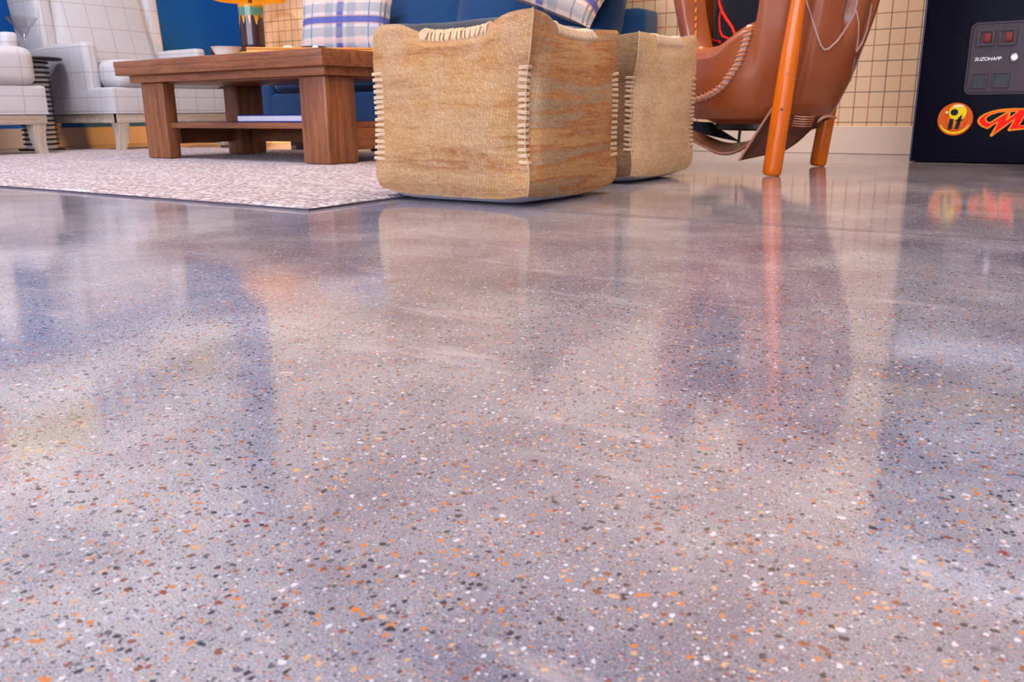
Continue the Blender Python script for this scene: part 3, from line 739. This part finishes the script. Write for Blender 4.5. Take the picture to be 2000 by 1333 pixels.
b = MB(); b.lathe([(0, .332), (.018, .334), (.026, .35), (.024, .366), (0, .376)], 20); bulb = b.build('bulb', 'bulb_glow', lp)
b = MB(); b.tube([(-.07, .03, .006), (-.19, .08, .006), (-.225, .1, .006), (-.240, .11, -.03), (-.242, .16, -.4), (-.45, .18, -.572), (-.7, -.05, -.578), (-.85, -.12, -.48)], .004, 6, smooth=3); b.build('cord', 'black_metal', lp)

# ------------------------------------------------------------------ sofa
so = thing('sofa', (-2.82, 3.25, 0), 'navy blue two seat sofa against the checked wallpaper', 'sofa')
hw = .98; F = 'blue_sofa'
b = MB(); b.rbox((-hw, 0, .095), (hw, .78, .30), .02, 12, 0, .003); b.build('seat_frame', F, so)
for s in (0, 1):
    b = MB(); b.rbox((-hw + .12 + s * .86, -.012, .302), (-hw + .12 + .86 + s * .86, .60, .45), .04, 14, .02, .008); b.build('seat_cushion', F, so)
    b = MB(); b.rbox((-hw + .12 + s * .86, .40, .43), (-hw + .12 + .86 + s * .86, .62, .93), .05, 14, 0, .03, lambda p, q: Vector((p.x, p.y + .14 * (p.z - .43) / .5, p.z))); b.build('back_cushion', F, so)
    x0 = -hw if s == 0 else hw - .12
    b = MB(); b.rbox((x0, .0, .10), (x0 + .12, .80, .525), .03, 12, 0, .004); b.build('arm', F, so)
b = MB(); b.rbox((-hw + .02, .62, .10), (hw, .80, .66), .03, 14, 0, .004); b.build('backrest', F, so)
for ax in (-1, 1):
    for yy in (.11, .70): box('leg', 'dark_wood', (ax * (hw - .2) - .03, yy - .03, 0), (ax * (hw - .2) + .03, yy + .03, .097), so)

def make_pillow(mat, loc, rot, size, th, label, hk=1.0):
    b = MB(); N = 26
    l = b.bm.loops.layers.uv.new('UVMap'); idx = {}
    for sg in (-1, 1):
        def f(u, w):
            a, c = 2 * u - 1, 2 * w - 1
            pin = 1 - .07 * (1 - a * a) * abs(c) ** 3 ; pin2 = 1 - .07 * (1 - c * c) * abs(a) ** 3
            x = a * size / 2 * pin2; z = c * size / 2 * pin * hk
            t_ = th / 2 * (max(0, (1 - a ** 4) * (1 - c ** 4))) ** .55
            return Vector((x, sg * t_ + .006 * noise.noise(Vector((x * 6, z * 6, sg))), z + size * hk / 2))
        vs = b.grid(f, N, N)
        for i, row in enumerate(vs):
            for j, v in enumerate(row): idx[v] = ((i / N - .5) * size, (j / N - .5) * size * hk)
    for fc in b.bm.faces:
        for lp_ in fc.loops: lp_[l].uv = idx[lp_.vert]
    o = b.build('throw_pillow', mat, loc=loc, rot=rot, auto=0); return tag(o, label, 'pillow', None)
make_pillow('plaid', (-3.355, 3.465, .472), (math.radians(-12), 0, math.radians(20)), .52, .17, 'grey and blue plaid throw pillow at the left end of the blue sofa', .64)
make_pillow('plaid_warm', (-2.12, 3.385, .628), (math.radians(-40), math.radians(21), math.radians(10)), .52, .17, 'tilted warm toned plaid throw pillow at the right end of the blue sofa')

# ------------------------------------------------------------------ glove chair
GC = Vector((-.955, 3.0, 0))
gl = thing('glove_chair', GC, 'brown leather armchair shaped like a baseball glove, standing on bat legs', 'armchair')
PR = [(0, .135), (.09, .138), (.16, .146), (.20, .165), (.222, .20), (.255, .29), (.292, .42), (.322, .56), (.338, .70), (.335, .84), (.315, .96), (.29, 1.04)]
def prof(z):
    for (r0, z0), (r1, z1) in zip(PR[3:], PR[4:]):
        if z <= z1: return r0 + (r1 - r0) * (z - z0) / (z1 - z0)
    return PR[-1][0]
def wrap(a): return (a + 180) % 360 - 180
sm = lambda e0, e1, x: (lambda t_: t_ * t_ * (3 - 2 * t_))(max(0, min(1, (x - e0) / (e1 - e0))))
def rimz(ph):
    a = wrap(ph)   # degrees; 0 = right of view, -90 = towards the camera
    if a < 0:
        lowr = sm(-117, -105, a)          # right end of the opening
        lowl = 1 - sm(-176, -168, a)
        lip = .362 + .065 * sm(-150, -114, a)
        return lip + (1.0 - lip) * max(lowr, lowl)
    return 1.0 - .08 * math.cos(math.radians(a * 6)) ** 2 * (1 if a < 170 else 0)
def groove(ph, z):
    a = wrap(ph); d = 0
    for c, z0, w in ((-58, .40, 4.2), (-34, .40, 4.2), (4, .40, 6), (40, .4, 6), (75, .4, 6), (115, .4, 6)):
        d += math.exp(-((a - c) / w) ** 2) * sm(z0 - .01, z0 + .08, z) * .046
    d += math.exp(-((a + 84) / 3.2) ** 2) * sm(.14, .2, z) * .016
    return d
def gv(ph, r, z):
    a = math.radians(ph); v = (RT * math.cos(a) + FW * math.sin(a)) * r
    return Vector((v.x, v.y, z))
def shellf(u, w):
    ph = u * 360 - 180; zr = rimz(ph); T = .075
    ps = [p for p in PR[:3]]
    if w < .16:
        k = w / .16 * 3; i = min(int(k), 2); f = k - i
        r = PR[i][0] * (1 - f) + PR[i + 1][0] * f; z = PR[i][1] * (1 - f) + PR[i + 1][1] * f
        q = gv(ph, r, z)
    elif w < .62:
        k = (w - .16) / .46; z = .165 + (zr - .165) * k
        r = prof(z) + .006 * math.sin(PI * k)
        r *= 1 + .30 * max(0, -math.cos(math.radians(ph + 15))) * (1 - sm(.16, .42, z))
        r -= groove(ph, z) + .004 * noise.noise(Vector((math.cos(math.radians(ph)) * 3, math.sin(math.radians(ph)) * 3, z * 7)))
        q = gv(ph, r, z)
    elif w < .78:
        k = (w - .62) / .16 * PI; r = prof(zr) - groove(ph, zr) - T / 2 + T / 2 * math.cos(k); z = zr + T * .42 * math.sin(k)
        q = gv(ph, r, z)
    else:
        k = (w - .78) / .22; zi = zr + (.30 - zr) * min(1, k * 1.6) - .0 * k
        zi = max(zi, .30); r = (prof(max(zi, .36)) - T) * (1 if k < .625 else max(0.0, 1 - (k - .625) / .375))
        q = gv(ph, max(r, .0), zi + (.0 if k < .625 else -.01))
    return q
b = MB(); b.grid(shellf, 220, 90, True)
bmesh.ops.remove_doubles(b.bm, verts=b.bm.verts, dist=1e-5); bmesh.ops.recalc_face_normals(b.bm, faces=b.bm.faces)
TREE = BVHTree.FromBMesh(b.bm)
b.build('shell', 'leather', gl, auto=0)
def hit(px, py, off=.002):
    r = TREE.ray_cast(CAM - GC, ray(px, py).normalized())
    return None if r[0] is None else r[0] + r[1] * off
def onshell(path, n=14, off=.002):
    runs = [[]]
    for (x0, y0), (x1, y1) in zip(path, path[1:]):
        for k in range(n):
            h = hit(x0 + (x1 - x0) * k / n, y0 + (y1 - y0) * k / n, off)
            if h is None: continue
            if runs[-1] and (h - runs[-1][-1]).length > .05: runs.append([])
            runs[-1].append(h)
    return max(runs, key=len)
def crease(path, mat, r, name, n=8, flat=1, off=.002):
    p = onshell(path, n, off)
    if len(p) > 3:
        b = MB(); b.tube(p, r, 8, flat=flat); return b.build(name, mat, gl)
crease([(1572, -6), (1580, 22), (1592, 55), (1602, 88), (1609, 97), (1618, 95), (1634, 80), (1652, 55), (1668, 28), (1673, 6), (1674, -8)], 'leather_lace', .0028, 'piping')
crease([(1672, 20), (1676, 45), (1675, 75), (1671, 101)], 'leather_lace', .0022, 'piping')
crease([(1671, 101), (1682, 85), (1691, 62), (1698, 30), (1702, 4)], 'leather_lace', .0028, 'piping')
crease([(1669, 112), (1664, 140), (1658, 170), (1650, 196)], 'leather_lace', .0012, 'piping')
crease([(1478, -8), (1476, 14), (1471, 34), (1466, 52)], 'leather_lace', .0034, 'piping')
lace_path = [(1465, 52), (1462, 66), (1456, 86), (1448, 108), (1440, 128), (1428, 146), (1414, 166), (1398, 180), (1380, 189), (1362, 195), (1350, 197)]
lp_ = onshell(lace_path, 8, .004)
b = MB(); b.tube(lp_, .0092, 8, flat=.6); lace = b.build('lacing', 'leather_lace', gl)
b = MB(); L = len(lp_); step = L / 21
for k in range(21):
    i = min(int(k * step + 2), L - 3); c = lp_[i]; tn = (lp_[i + 2] - lp_[i - 2]).normalized() if i > 1 else (lp_[2] - lp_[0]).normalized()
    toc = (CAM - GC - c).normalized(); s = tn.cross(toc).normalized()
    pts = [c + s * (.0115 * math.cos(a)) + toc * (.010 * math.sin(a)) + tn * (.006 * math.cos(a)) for a in [PI * q / 8 for q in range(9)]]
    b.tube(pts, .003, 6)
b.build('lace_wrap', 'leather_wrap', lace)
# stitched channel on the thumb
b = MB()
for y in (-4, 16, 32, 46, 60):
    h1, h2 = hit(1359, y, .003), hit(1358, y + 9, .003)
    if h1 and h2 and (h1 - h2).length < .05: b.tube([h1, h2], .0035, 6)
b.build('stitching', 'orange_thread', gl)
# bats
def bat(px, py, tx, ty, tz, flag):
    b = MB(); P0 = Vector((px, py, 0)) - GC; P1 = Vector((tx, ty, tz)) - GC
    rs = [(0, .022), (.006, .0268), (.02, .0282), (.22, .0282), (.42, .0262), (.62, .0205), (.8, .0165), (1, .0135)] if flag else [(0, .022), (.02, .0268), (.06, .0282), (1, .0272)]
    n = 24; ax = (P1 - P0); d = ax.normalized(); a = d.cross(Vector((0, 1, 0))).normalized(); c = d.cross(a)
    rows = []
    for f, r in rs: 
        ctr = P0 + ax * f
        rows.append([b.bm.verts.new(Vector((0, 0, 0)) + ctr + (a * math.cos(2 * PI * k / n) + c * math.sin(2 * PI * k / n)) * r + Vector((0, 0, 0))) for k in range(n)])
    for A, B in zip(rows, rows[1:]):
        for k in range(n): b.bm.faces.new((A[k], A[(k + 1) % n], B[(k + 1) % n], B[k]))
    b.bm.faces.new(rows[0][::-1]); b.bm.faces.new(rows[-1])
    zmin = min(v.co.z for v in b.bm.verts)
    for v in b.bm.verts: v.co.z -= zmin
    o = b.build('bat_leg', 'bat_maple', gl, auto=50); o['label'] = 'orange stained baseball bat leg'
    return o, P0, ax
b1, P0, ax = bat(-.8215, 2.66, -.745, 2.645, .80, True)
for f, mt in ((.245, 'black_metal'), (.37, 'leather_raw')):
    b = MB(); c = P0 + ax * f; rr2 = .0272; dirn = (CAM - GC - c); dirn.z = 0; dirn.normalize()
    p = c + dirn * rr2; q = p + dirn * .0025
    b.tube([p - dirn * .004, q], [.0045, .004], 12); b.build('screw', mt, b1)
bat(-.8205, 3.18, -.795, 3.165, .20, False)
# under-seat pan, black sling and wire base
b = MB(); b.lathe([(0, .128), (.15, .129), (.17, .135), (.17, .15), (0, .15)], 48); b.build('base_pan', 'black_metal', gl)
b = MB()
for x, y in ((-.13, .10),):
    b.tube([(x, y, .07), (x + .004, y, .13)], .0055, 8)
b.build('base_rod', 'black_metal', gl)
# hanging leather flaps beneath the seat, with thickness
def sheet(name, mat, top, bot, th, lab=None, n=16, m_=8):
    b = MB()
    def sampl(P, f):
        k = f * (len(P) - 1); i = min(int(k), len(P) - 2); f = k - i
        p0, p1, p2, p3 = P[max(i - 1, 0)], P[i], P[i + 1], P[min(i + 2, len(P) - 1)]
        return .5 * ((2 * p1) + (p2 - p0) * f + (2 * p0 - 5 * p1 + 4 * p2 - p3) * f * f + (3 * p1 - p0 - 3 * p2 + p3) * f ** 3)
    b.grid(lambda u, w: sampl(top, u) * (1 - w) + sampl(bot, u) * w, n, m_)
    bmesh.ops.recalc_face_normals(b.bm, faces=b.bm.faces)
    bmesh.ops.solidify(b.bm, geom=b.bm.faces[:], thickness=th)
    o = b.build(name, mat, gl, auto=30)
    if lab: o['label'] = lab
    return o
g2 = lambda x, y, Y: at_y(x, y, Y) - GC
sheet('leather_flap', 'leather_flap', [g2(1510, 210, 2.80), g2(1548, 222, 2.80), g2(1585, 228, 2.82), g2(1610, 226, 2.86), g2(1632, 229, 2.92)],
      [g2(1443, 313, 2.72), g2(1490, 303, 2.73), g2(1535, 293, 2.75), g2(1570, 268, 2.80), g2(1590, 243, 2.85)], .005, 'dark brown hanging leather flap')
b = MB(); b.tube([g2(1511, 208, 2.79), g2(1480, 256, 2.75), g2(1443, 314, 2.715)], .0042, 8, smooth=2); b.build('flap_edge', 'leather_raw', gl)
b = MB(); b.tube([g2(1590, 243, 2.84), g2(1611, 226, 2.85), g2(1632, 230, 2.91)], .005, 8, smooth=2); b.build('flap_edge', 'leather_raw', gl)
for k in range(5):
    y0 = 229 + 4.6 * k
    b = MB(); b.tube([g2(1552 - k * 1.5, y0 - 2, 2.762), g2(1572, y0 + .5, 2.772), g2(1592 - k * 2, y0 - 1, 2.79)], .0022, 6, smooth=2); b.build('flap_pleat', 'leather', gl)
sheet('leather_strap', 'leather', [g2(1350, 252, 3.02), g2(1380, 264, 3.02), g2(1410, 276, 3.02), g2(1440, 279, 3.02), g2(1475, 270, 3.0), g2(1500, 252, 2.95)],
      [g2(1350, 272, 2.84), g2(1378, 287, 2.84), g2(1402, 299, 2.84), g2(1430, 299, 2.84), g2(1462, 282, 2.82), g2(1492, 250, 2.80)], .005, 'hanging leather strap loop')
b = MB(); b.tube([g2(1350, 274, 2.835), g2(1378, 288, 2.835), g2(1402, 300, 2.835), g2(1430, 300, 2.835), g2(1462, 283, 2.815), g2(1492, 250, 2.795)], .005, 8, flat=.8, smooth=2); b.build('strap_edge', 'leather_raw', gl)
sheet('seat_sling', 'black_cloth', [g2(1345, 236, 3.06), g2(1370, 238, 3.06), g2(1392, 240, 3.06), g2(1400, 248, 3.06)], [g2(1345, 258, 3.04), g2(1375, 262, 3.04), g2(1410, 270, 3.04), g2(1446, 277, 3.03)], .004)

# black drawstring bag slumped in the glove
bg = thing('drawstring_bag', GC + Vector((-.02, .02, .305)), 'black cloth bag with red drawstring cord lying in the glove chair', 'bag')
b = MB(); b.rbox((-.17, -.12, 0), (.15, .17, .44), .09, 16, .01, .015, lambda p, q: p + noise.noise_vector(p * 7) * .012); bag = b.build('bag_body', 'black_cloth', bg, auto=0)
bag.data.update()
TB = BVHTree.FromPolygons([v.co.copy() for v in bag.data.vertices], [tuple(p.vertices) for p in bag.data.polygons])
BGO = bg.location
def bhit(x, y, off=.004):
    r = TB.ray_cast(CAM - BGO, ray(x, y).normalized()); return None if r[0] is None else r[0] + r[1] * off
def cord(path, rad, n=8):
    o = []
    for (x0, y0), (x1, y1) in zip(path, path[1:]):
        for k in range(n):
            h = bhit(x0 + (x1 - x0) * k / n, y0 + (y1 - y0) * k / n, rad)
            if h is not None and (not o or (h - o[-1]).length < .05): o.append(h)
    if len(o) > 3:
        b = MB(); b.tube(o, rad, 8, smooth=1); b.build('red_cord', 'red_cord', bg)
cord([(1407, -8), (1408, 8), (1413, 24), (1422, 40), (1432, 55), (1438, 70), (1440, 84)], .0052)
cord([(1409, 24), (1407, 40), (1408, 58), (1412, 70), (1424, 76), (1434, 80)], .0042)
cord([(1384, 84), (1388, 79), (1395, 78), (1402, 81), (1408, 81), (1409, 86)], .0042)

# ------------------------------------------------------------------ arcade cabinet
AX, AY = -.579, 3.56
ac = thing('arcade_cabinet', (AX, AY, 0), 'black arcade game cabinet with coin door and red lettering at the right', 'arcade machine')
AW = .68
b = MB(); b.box((0, 0, .004), (AW, .50, .80), .003); b.box((0, .10, .80), (AW, .50, 1.75), .003); b.build('body', 'arcade_black', ac)
b = MB()
for x in (-.006, AW): b.box((x, -.004, .002), (x + .006, .50, 1.75), .001)
b.build('edge_trim', 'arcade_trim', ac)
b = MB(); b.box((.0, -.10, .80), (AW, .14, .86), .006); b.build('control_panel', 'arcade_black', ac)
box('panel_print', 'panel_white', (.02, -.004, .66), (AW - .03, .0, .745), ac, 0)
box('panel_trim', 'yellow_trim', (.0, -.106, .845), (AW, -.098, .868), ac, .001)
b = MB(); b.lathe([(0, 0), (.012, 0), (.012, .05), (.006, .055), (0, .057)], 16, (.2, -.02, .86)); b.lathe([(0, .055), (.02, .065), (.022, .08), (.012, .097), (0, .1)], 20, (.2, -.02, .86)); b.build('joystick', 'coin_button', ac)
b = MB(); b.box((.06, .092, 1.0), (AW - .06, .102, 1.42), .002); b.build('screen', 'screen_glow', ac)
b = MB(); b.box((.0, .02, 1.55), (AW, .12, 1.75), .004); b.build('marquee', 'panel_white', ac)
# coin door
def A(px, py): p = at_y(px, py, AY); return p.x - AX, p.z
cdoor = MB()
def rrect(x0, x1, z0, z1, r, n=6):
    P = []
    for cx, cz, a0 in ((x1 - r, z1 - r, 0), (x0 + r, z1 - r, 90), (x0 + r, z0 + r, 180), (x1 - r, z0 + r, 270)):
        for k in range(n + 1): a = math.radians(a0 + 90 * k / n); P.append((cx + r * math.cos(a), cz + r * math.sin(a)))
    return P
def plate(x0, x1, z0, z1, r, ya, yb, mb): 
    t0 = len(mb.bm.verts); P = rrect(x0, x1, z0, z1, r); 
    nb = MB(); nb.prism(P, yb - ya)
    for v in nb.bm.verts: v.co.y += ya
    me = bpy.data.meshes.new('tmp'); nb.bm.to_mesh(me); nb.bm.free(); mb.bm.from_mesh(me); bpy.data.meshes.remove(me)
dx0, dx1, dz0, dz1 = .150, .405, .240, .482
plate(dx0, dx1, dz0, dz1, .022, -.006, 0, cdoor)
cdo = cdoor.build('coin_door', 'coin_metal', ac, auto=30)
b = MB(); plate(dx0 + .010, dx1 - .010, dz0 + .010, dz1 - .010, .016, -.0085, -.0055, b); b.build('door_panel', 'coin_metal', cdo, auto=30)
b = MB()
P = rrect(dx0 + .006, dx1 - .006, dz0 + .006, dz1 - .006, .018); b.tube([(x, -.0065, z) for x, z in P] + [(P[0][0], -.0065, P[0][1])], .0016, 6); b.build('door_groove', 'coin_dark', cdo)
for k in range(2):
    ox = .066 * k
    b = MB()
    x0, x1, z0, z1 = .172 + ox, .228 + ox, .402, .458
    for lo, hi in (((x0, z0), (x1, z0 + .009)), ((x0, z1 - .009), (x1, z1)), ((x0, z0 + .009), (x0 + .012, z1 - .009)), ((x1 - .010, z0 + .009), (x1, z1 - .009))): b.box((lo[0], -.018, lo[1]), (hi[0], -.008, hi[1]), .0015)
    b.build('coin_slot', 'coin_metal', cdo)
    box('slot_recess', 'coin_dark', (x0 + .010, -.0095, z0 + .008), (x1 - .008, -.008, z1 - .008), cdo, 0)
    box('reject_button', 'coin_button', (x0 + .021, -.020, z0 + .012), (x1 - .012, -.0095, z1 - .013), cdo, .002)
    b = MB(); x0, x1, z0, z1 = .168 + ox, .222 + ox, .262, .313
    for lo, hi in (((x0, z0), (x1, z0 + .006)), ((x0, z1 - .004), (x1, z1)), ((x0, z0 + .006), (x0 + .006, z1 - .004)), ((x1 - .006, z0 + .006), (x1, z1 - .004))): b.box((lo[0], -.016, lo[1]), (hi[0], -.008, hi[1]), .001)
    b.build('coin_return', 'coin_metal', cdo); box('return_flap', 'coin_dark', (x0 + .006, -.0092, z0 + .006), (x1 - .006, -.008, z1 - .004), cdo, 0)
b = MB(); b.lathe([(0, 0), (.0135, 0), (.0135, .006), (.010, .008), (0, .008)], 24); lk = b.build('lock', 'chrome', cdo, loc=(.293, -.0085, .361), rot=(PI / 2, 0, 0))
def text(body, size, mat, parent, loc, name, shear=0, ext=.0006):
    cu = bpy.data.curves.new('tmp_text', 'FONT'); cu.body = body; cu.size = size; cu.extrude = ext; cu.shear = shear; cu.offset = .0001
    o = bpy.data.objects.new('tmp_text', cu); COL.objects.link(o)
    dg = bpy.context.evaluated_depsgraph_get(); me = bpy.data.meshes.new_from_object(o.evaluated_get(dg)); bpy.data.objects.remove(o); bpy.data.curves.remove(cu)
    me.name = name; me.materials.clear(); me.materials.append(M[mat])
    r = bpy.data.objects.new(name, me); COL.objects.link(r); r.parent = parent; r.location = loc; r.rotation_euler = (PI / 2, 0, 0); return r
text('SUZOHAPP', .0162, 'silver_print', cdo, (.172, -.0095, .354), 'door_lettering', .25)
# emblem: ball with "it"
EC = Vector((.1325, 0, .1555)); ER = .0575
em = MB(); em.lathe([(0, -.0012), (ER, -.0012), (ER, 0)], 64)
emo = em.build('emblem', 'emblem_print', ac, loc=(EC.x, -.0002, EC.z), rot=None)
for v in emo.data.vertices: x, y, z = v.co; v.co = Vector((x, z, y))
def decal(name, mat, poly, parent, y0, y1):
    b = MB(); b.prism(poly, y1 - y0); o = b.build(name, mat, parent, smooth=False); 
    for v in o.data.vertices: v.co.y += y0
    return o
ell = lambda cx, cz, rx, rz, n=32: [(cx + rx * math.cos(2 * PI * k / n), cz + rz * math.sin(2 * PI * k / n)) for k in range(n)]
def moon(r0, z0, sx, n=20):
    top = [(r0 * sx * math.cos(a), z0 + r0 * math.sin(a)) for a in [math.radians(205 + 130 * k / n) for k in range(n + 1)]]
    bot = [(r0 * .97 * sx * math.cos(a), z0 + .003 + r0 * .93 * math.sin(a)) for a in [math.radians(335 - 130 * k / n) for k in range(n + 1)]]
    return top + bot
e2 = lambda: None
decal('emblem_glow', 'logo_yellow', ell(.006, .024, .029, .028), emo, -.0020, -.0012)
decal('emblem_glow', 'logo_white', ell(.006, .0465, .018, .004), emo, -.0024, -.0020)
decal('emblem_glow', 'logo_white', ell(-.030, .024, .0045, .0042), emo, -.0024, -.0012)
decal('emblem_glow', 'logo_yellow', moon(.052, 0, 1), emo, -.0020, -.0012)
decal('emblem_letter', 'logo_black', ell(-.005, .024, .0125, .0115), emo, -.0026, -.0012)
decal('emblem_letter', 'logo_black', [(-.021, -.036), (-.008, -.036), (-.004, .001), (-.018, .001)], emo, -.0026, -.0012)
decal('emblem_letter', 'logo_black', [(.002, -.035), (.014, -.035), (.020, -.004), (.022, .017), (.009, .004), (.006, -.006)], emo, -.0026, -.0012)
decal('emblem_letter', 'logo_black', [(.0, -.006), (.028, -.0045), (.028, -.002), (.001, -.002)], emo, -.0026, -.0012)
# swooping M in red with a gold outline (traced on the cabinet front)
zm = lambda X, Y: A(1820 + X / 11.11, 190 + Y / 11.11)
outer = [(1990, 240), (1850, 236), (1650, 243), (1450, 262), (1290, 300), (1130, 360), (1030, 430), (985, 500), (995, 560), (1040, 615), (1100, 655), (1200, 690), (1240, 680), (1330, 610), (1420, 560), (1340, 690), (1255, 830), (1275, 858), (1310, 850), (1450, 745), (1600, 640), (1750, 520), (1720, 590), (1640, 710), (1665, 740), (2000, 700), (2180, 690), (2300, 600), (2260, 560), (2080, 610), (1905, 605), (1960, 520), (2140, 180), (2120, 120), (2060, 150)]
lo_ = [zm(*p) for p in outer]
lg = decal('logo', 'logo_gold', lo_, ac, -.0016, 0); lg['label'] = 'red and gold swooping letter'
inner = [(1985, 275), (1850, 272), (1650, 280), (1460, 296), (1300, 332), (1150, 388), (1065, 450), (1030, 505), (1040, 550), (1085, 600), (1130, 630), (1200, 655), (1240, 640), (1330, 575), (1460, 512), (1440, 560), (1330, 800), (1450, 710), (1600, 600), (1815, 450), (1760, 570), (1690, 700), (2000, 665), (2160, 655), (2240, 600), (2080, 640), (1880, 600), (1940, 510), (2110, 180), (2060, 200)]
decal('logo_fill', 'logo_red', [zm(*p) for p in inner], lg, -.0024, -.0014)
h1o = [(1185, 485), (1200, 440), (1290, 385), (1450, 335), (1625, 318), (1450, 420), (1260, 540), (1220, 530)]
h1g = [(1150, 490), (1165, 430), (1270, 360), (1450, 305), (1700, 292), (1650, 345), (1460, 450), (1270, 572), (1190, 550)]
decal('logo_counter', 'logo_gold', [zm(*p) for p in h1g], lg, -.0030, -.0022); decal('logo_counter', 'arcade_black', [zm(*p) for p in h1o], lg, -.0036, -.0029)
h2g = [(1690, 292), (1905, 292), (1740, 420), (1620, 512), (1605, 500)]; h2o = [(1722, 318), (1840, 318), (1690, 430)]
decal('logo_counter', 'logo_gold', [zm(*p) for p in h2g], lg, -.0030, -.0022); decal('logo_counter', 'arcade_black', [zm(*p) for p in h2o], lg, -.0036, -.0029)

# ------------------------------------------------------------------ light
wd = bpy.data.worlds.new('sky'); S.world = wd; wd.use_nodes = True
bgn = wd.node_tree.nodes['Background']; bgn.inputs[0].default_value = (.76, .84, 1.0, 1); bgn.inputs[1].default_value = 7.5
def area(name, loc, rot, sx, sy, power, color, portal=False):
    l = bpy.data.lights.new(name, 'AREA'); l.shape = 'RECTANGLE'; l.size = sx; l.size_y = sy; l.energy = power; l.color = color
    o = bpy.data.objects.new(name, l); COL.objects.link(o); o.location = loc; o.rotation_euler = rot
    if portal: l.cycles.is_portal = True
    return o
for i in (1, 3, 5): area('window_portal', ((wx[i] + wx[i + 1]) / 2, YF - .09, 1.62), (PI / 2, 0, 0), wx[i + 1] - wx[i], 2.75, 1, (1, 1, 1), True)
# recessed ceiling panels: housing, glowing lens and the lamp inside
def ceil_light(x, y, power, color, warm, lab, sx=.6, sy=.6):
    r = thing('ceiling_light', (x, y, ZC), lab, 'ceiling light', 0, 'recessed ceiling lights')
    b = MB()
    for lo, hi in (((-sx / 2 - .02, -sy / 2 - .02), (sx / 2 + .02, -sy / 2)), ((-sx / 2 - .02, sy / 2), (sx / 2 + .02, sy / 2 + .02)), ((-sx / 2 - .02, -sy / 2), (-sx / 2, sy / 2)), ((sx / 2, -sy / 2), (sx / 2 + .02, sy / 2))):
        b.box((lo[0], lo[1], -.03), (hi[0], hi[1], 0))
    b.build('housing', 'white_paint', r, smooth=False)
    box('diffuser', warm, (-sx / 2, -sy / 2, -.012), (sx / 2, sy / 2, -.004), r, 0)
    o = area('lamp', (0, 0, -.02), (0, 0, 0), sx * .95, sy * .95, power, color); o.parent = r
ceil_light(-.9, 2.9, 46, (1, .76, .52), 'light_warm', 'warm recessed ceiling panel above the glove chair')
ceil_light(.6, 1.4, 30, (1, .86, .74), 'light_warm', 'warm recessed ceiling panel above the open floor on the right')
ceil_light(-2.6, .6, 40, (.88, .86, 1.0), 'light_cool', 'cool recessed ceiling panel above the front of the rug')
ceil_light(-3.7, 1.5, 62, (.86, .88, 1.0), 'light_cool', 'added cool ceiling panel brightening the blue wall side')  # added to lift the light on the left wall and its mural
pl = bpy.data.lights.new('bulb_lamp', 'POINT'); pl.energy = .9; pl.color = (1, .68, .2); pl.shadow_soft_size = .04
po = bpy.data.objects.new('bulb_lamp', pl); COL.objects.link(po); po.parent = lp; po.location = (0, 0, .355)
for ux_, uy_, up_, ulab in ((-3.93, 3.93, .7, 'added unseen warm fill light between the sofa and the end table'), (-4.80, 3.98, 15, 'added unseen warm fill light behind the farther armchair, left of the end table')):
  ul = thing('fill_uplight', (ux_, uy_, 0), ulab, 'lamp')  # hidden fill lights added to give baseboards and wall a gold glow
  b = MB(); b.lathe([(0, 0), (.045, 0), (.045, .05), (.052, .09), (.048, .09), (.04, .06), (0, .058)], 28); b.build('can', 'black_metal', ul)
  b = MB(); b.lathe([(0, .061), (.03, .062), (.03, .066), (0, .07)], 24); b.build('bulb', 'bulb_glow', ul)
  pl = bpy.data.lights.new('fill_uplight_lamp', 'POINT'); pl.energy = up_; pl.color = (1, .50, .12); pl.shadow_soft_size = .03
  po = bpy.data.objects.new('fill_uplight_lamp', pl); COL.objects.link(po); po.parent = ul; po.location = (0, 0, .12)
S.cycles.use_denoising = True
S.cycles.max_bounces = 8; S.cycles.diffuse_bounces = 4; S.cycles.glossy_bounces = 4; S.cycles.sample_clamp_indirect = 6
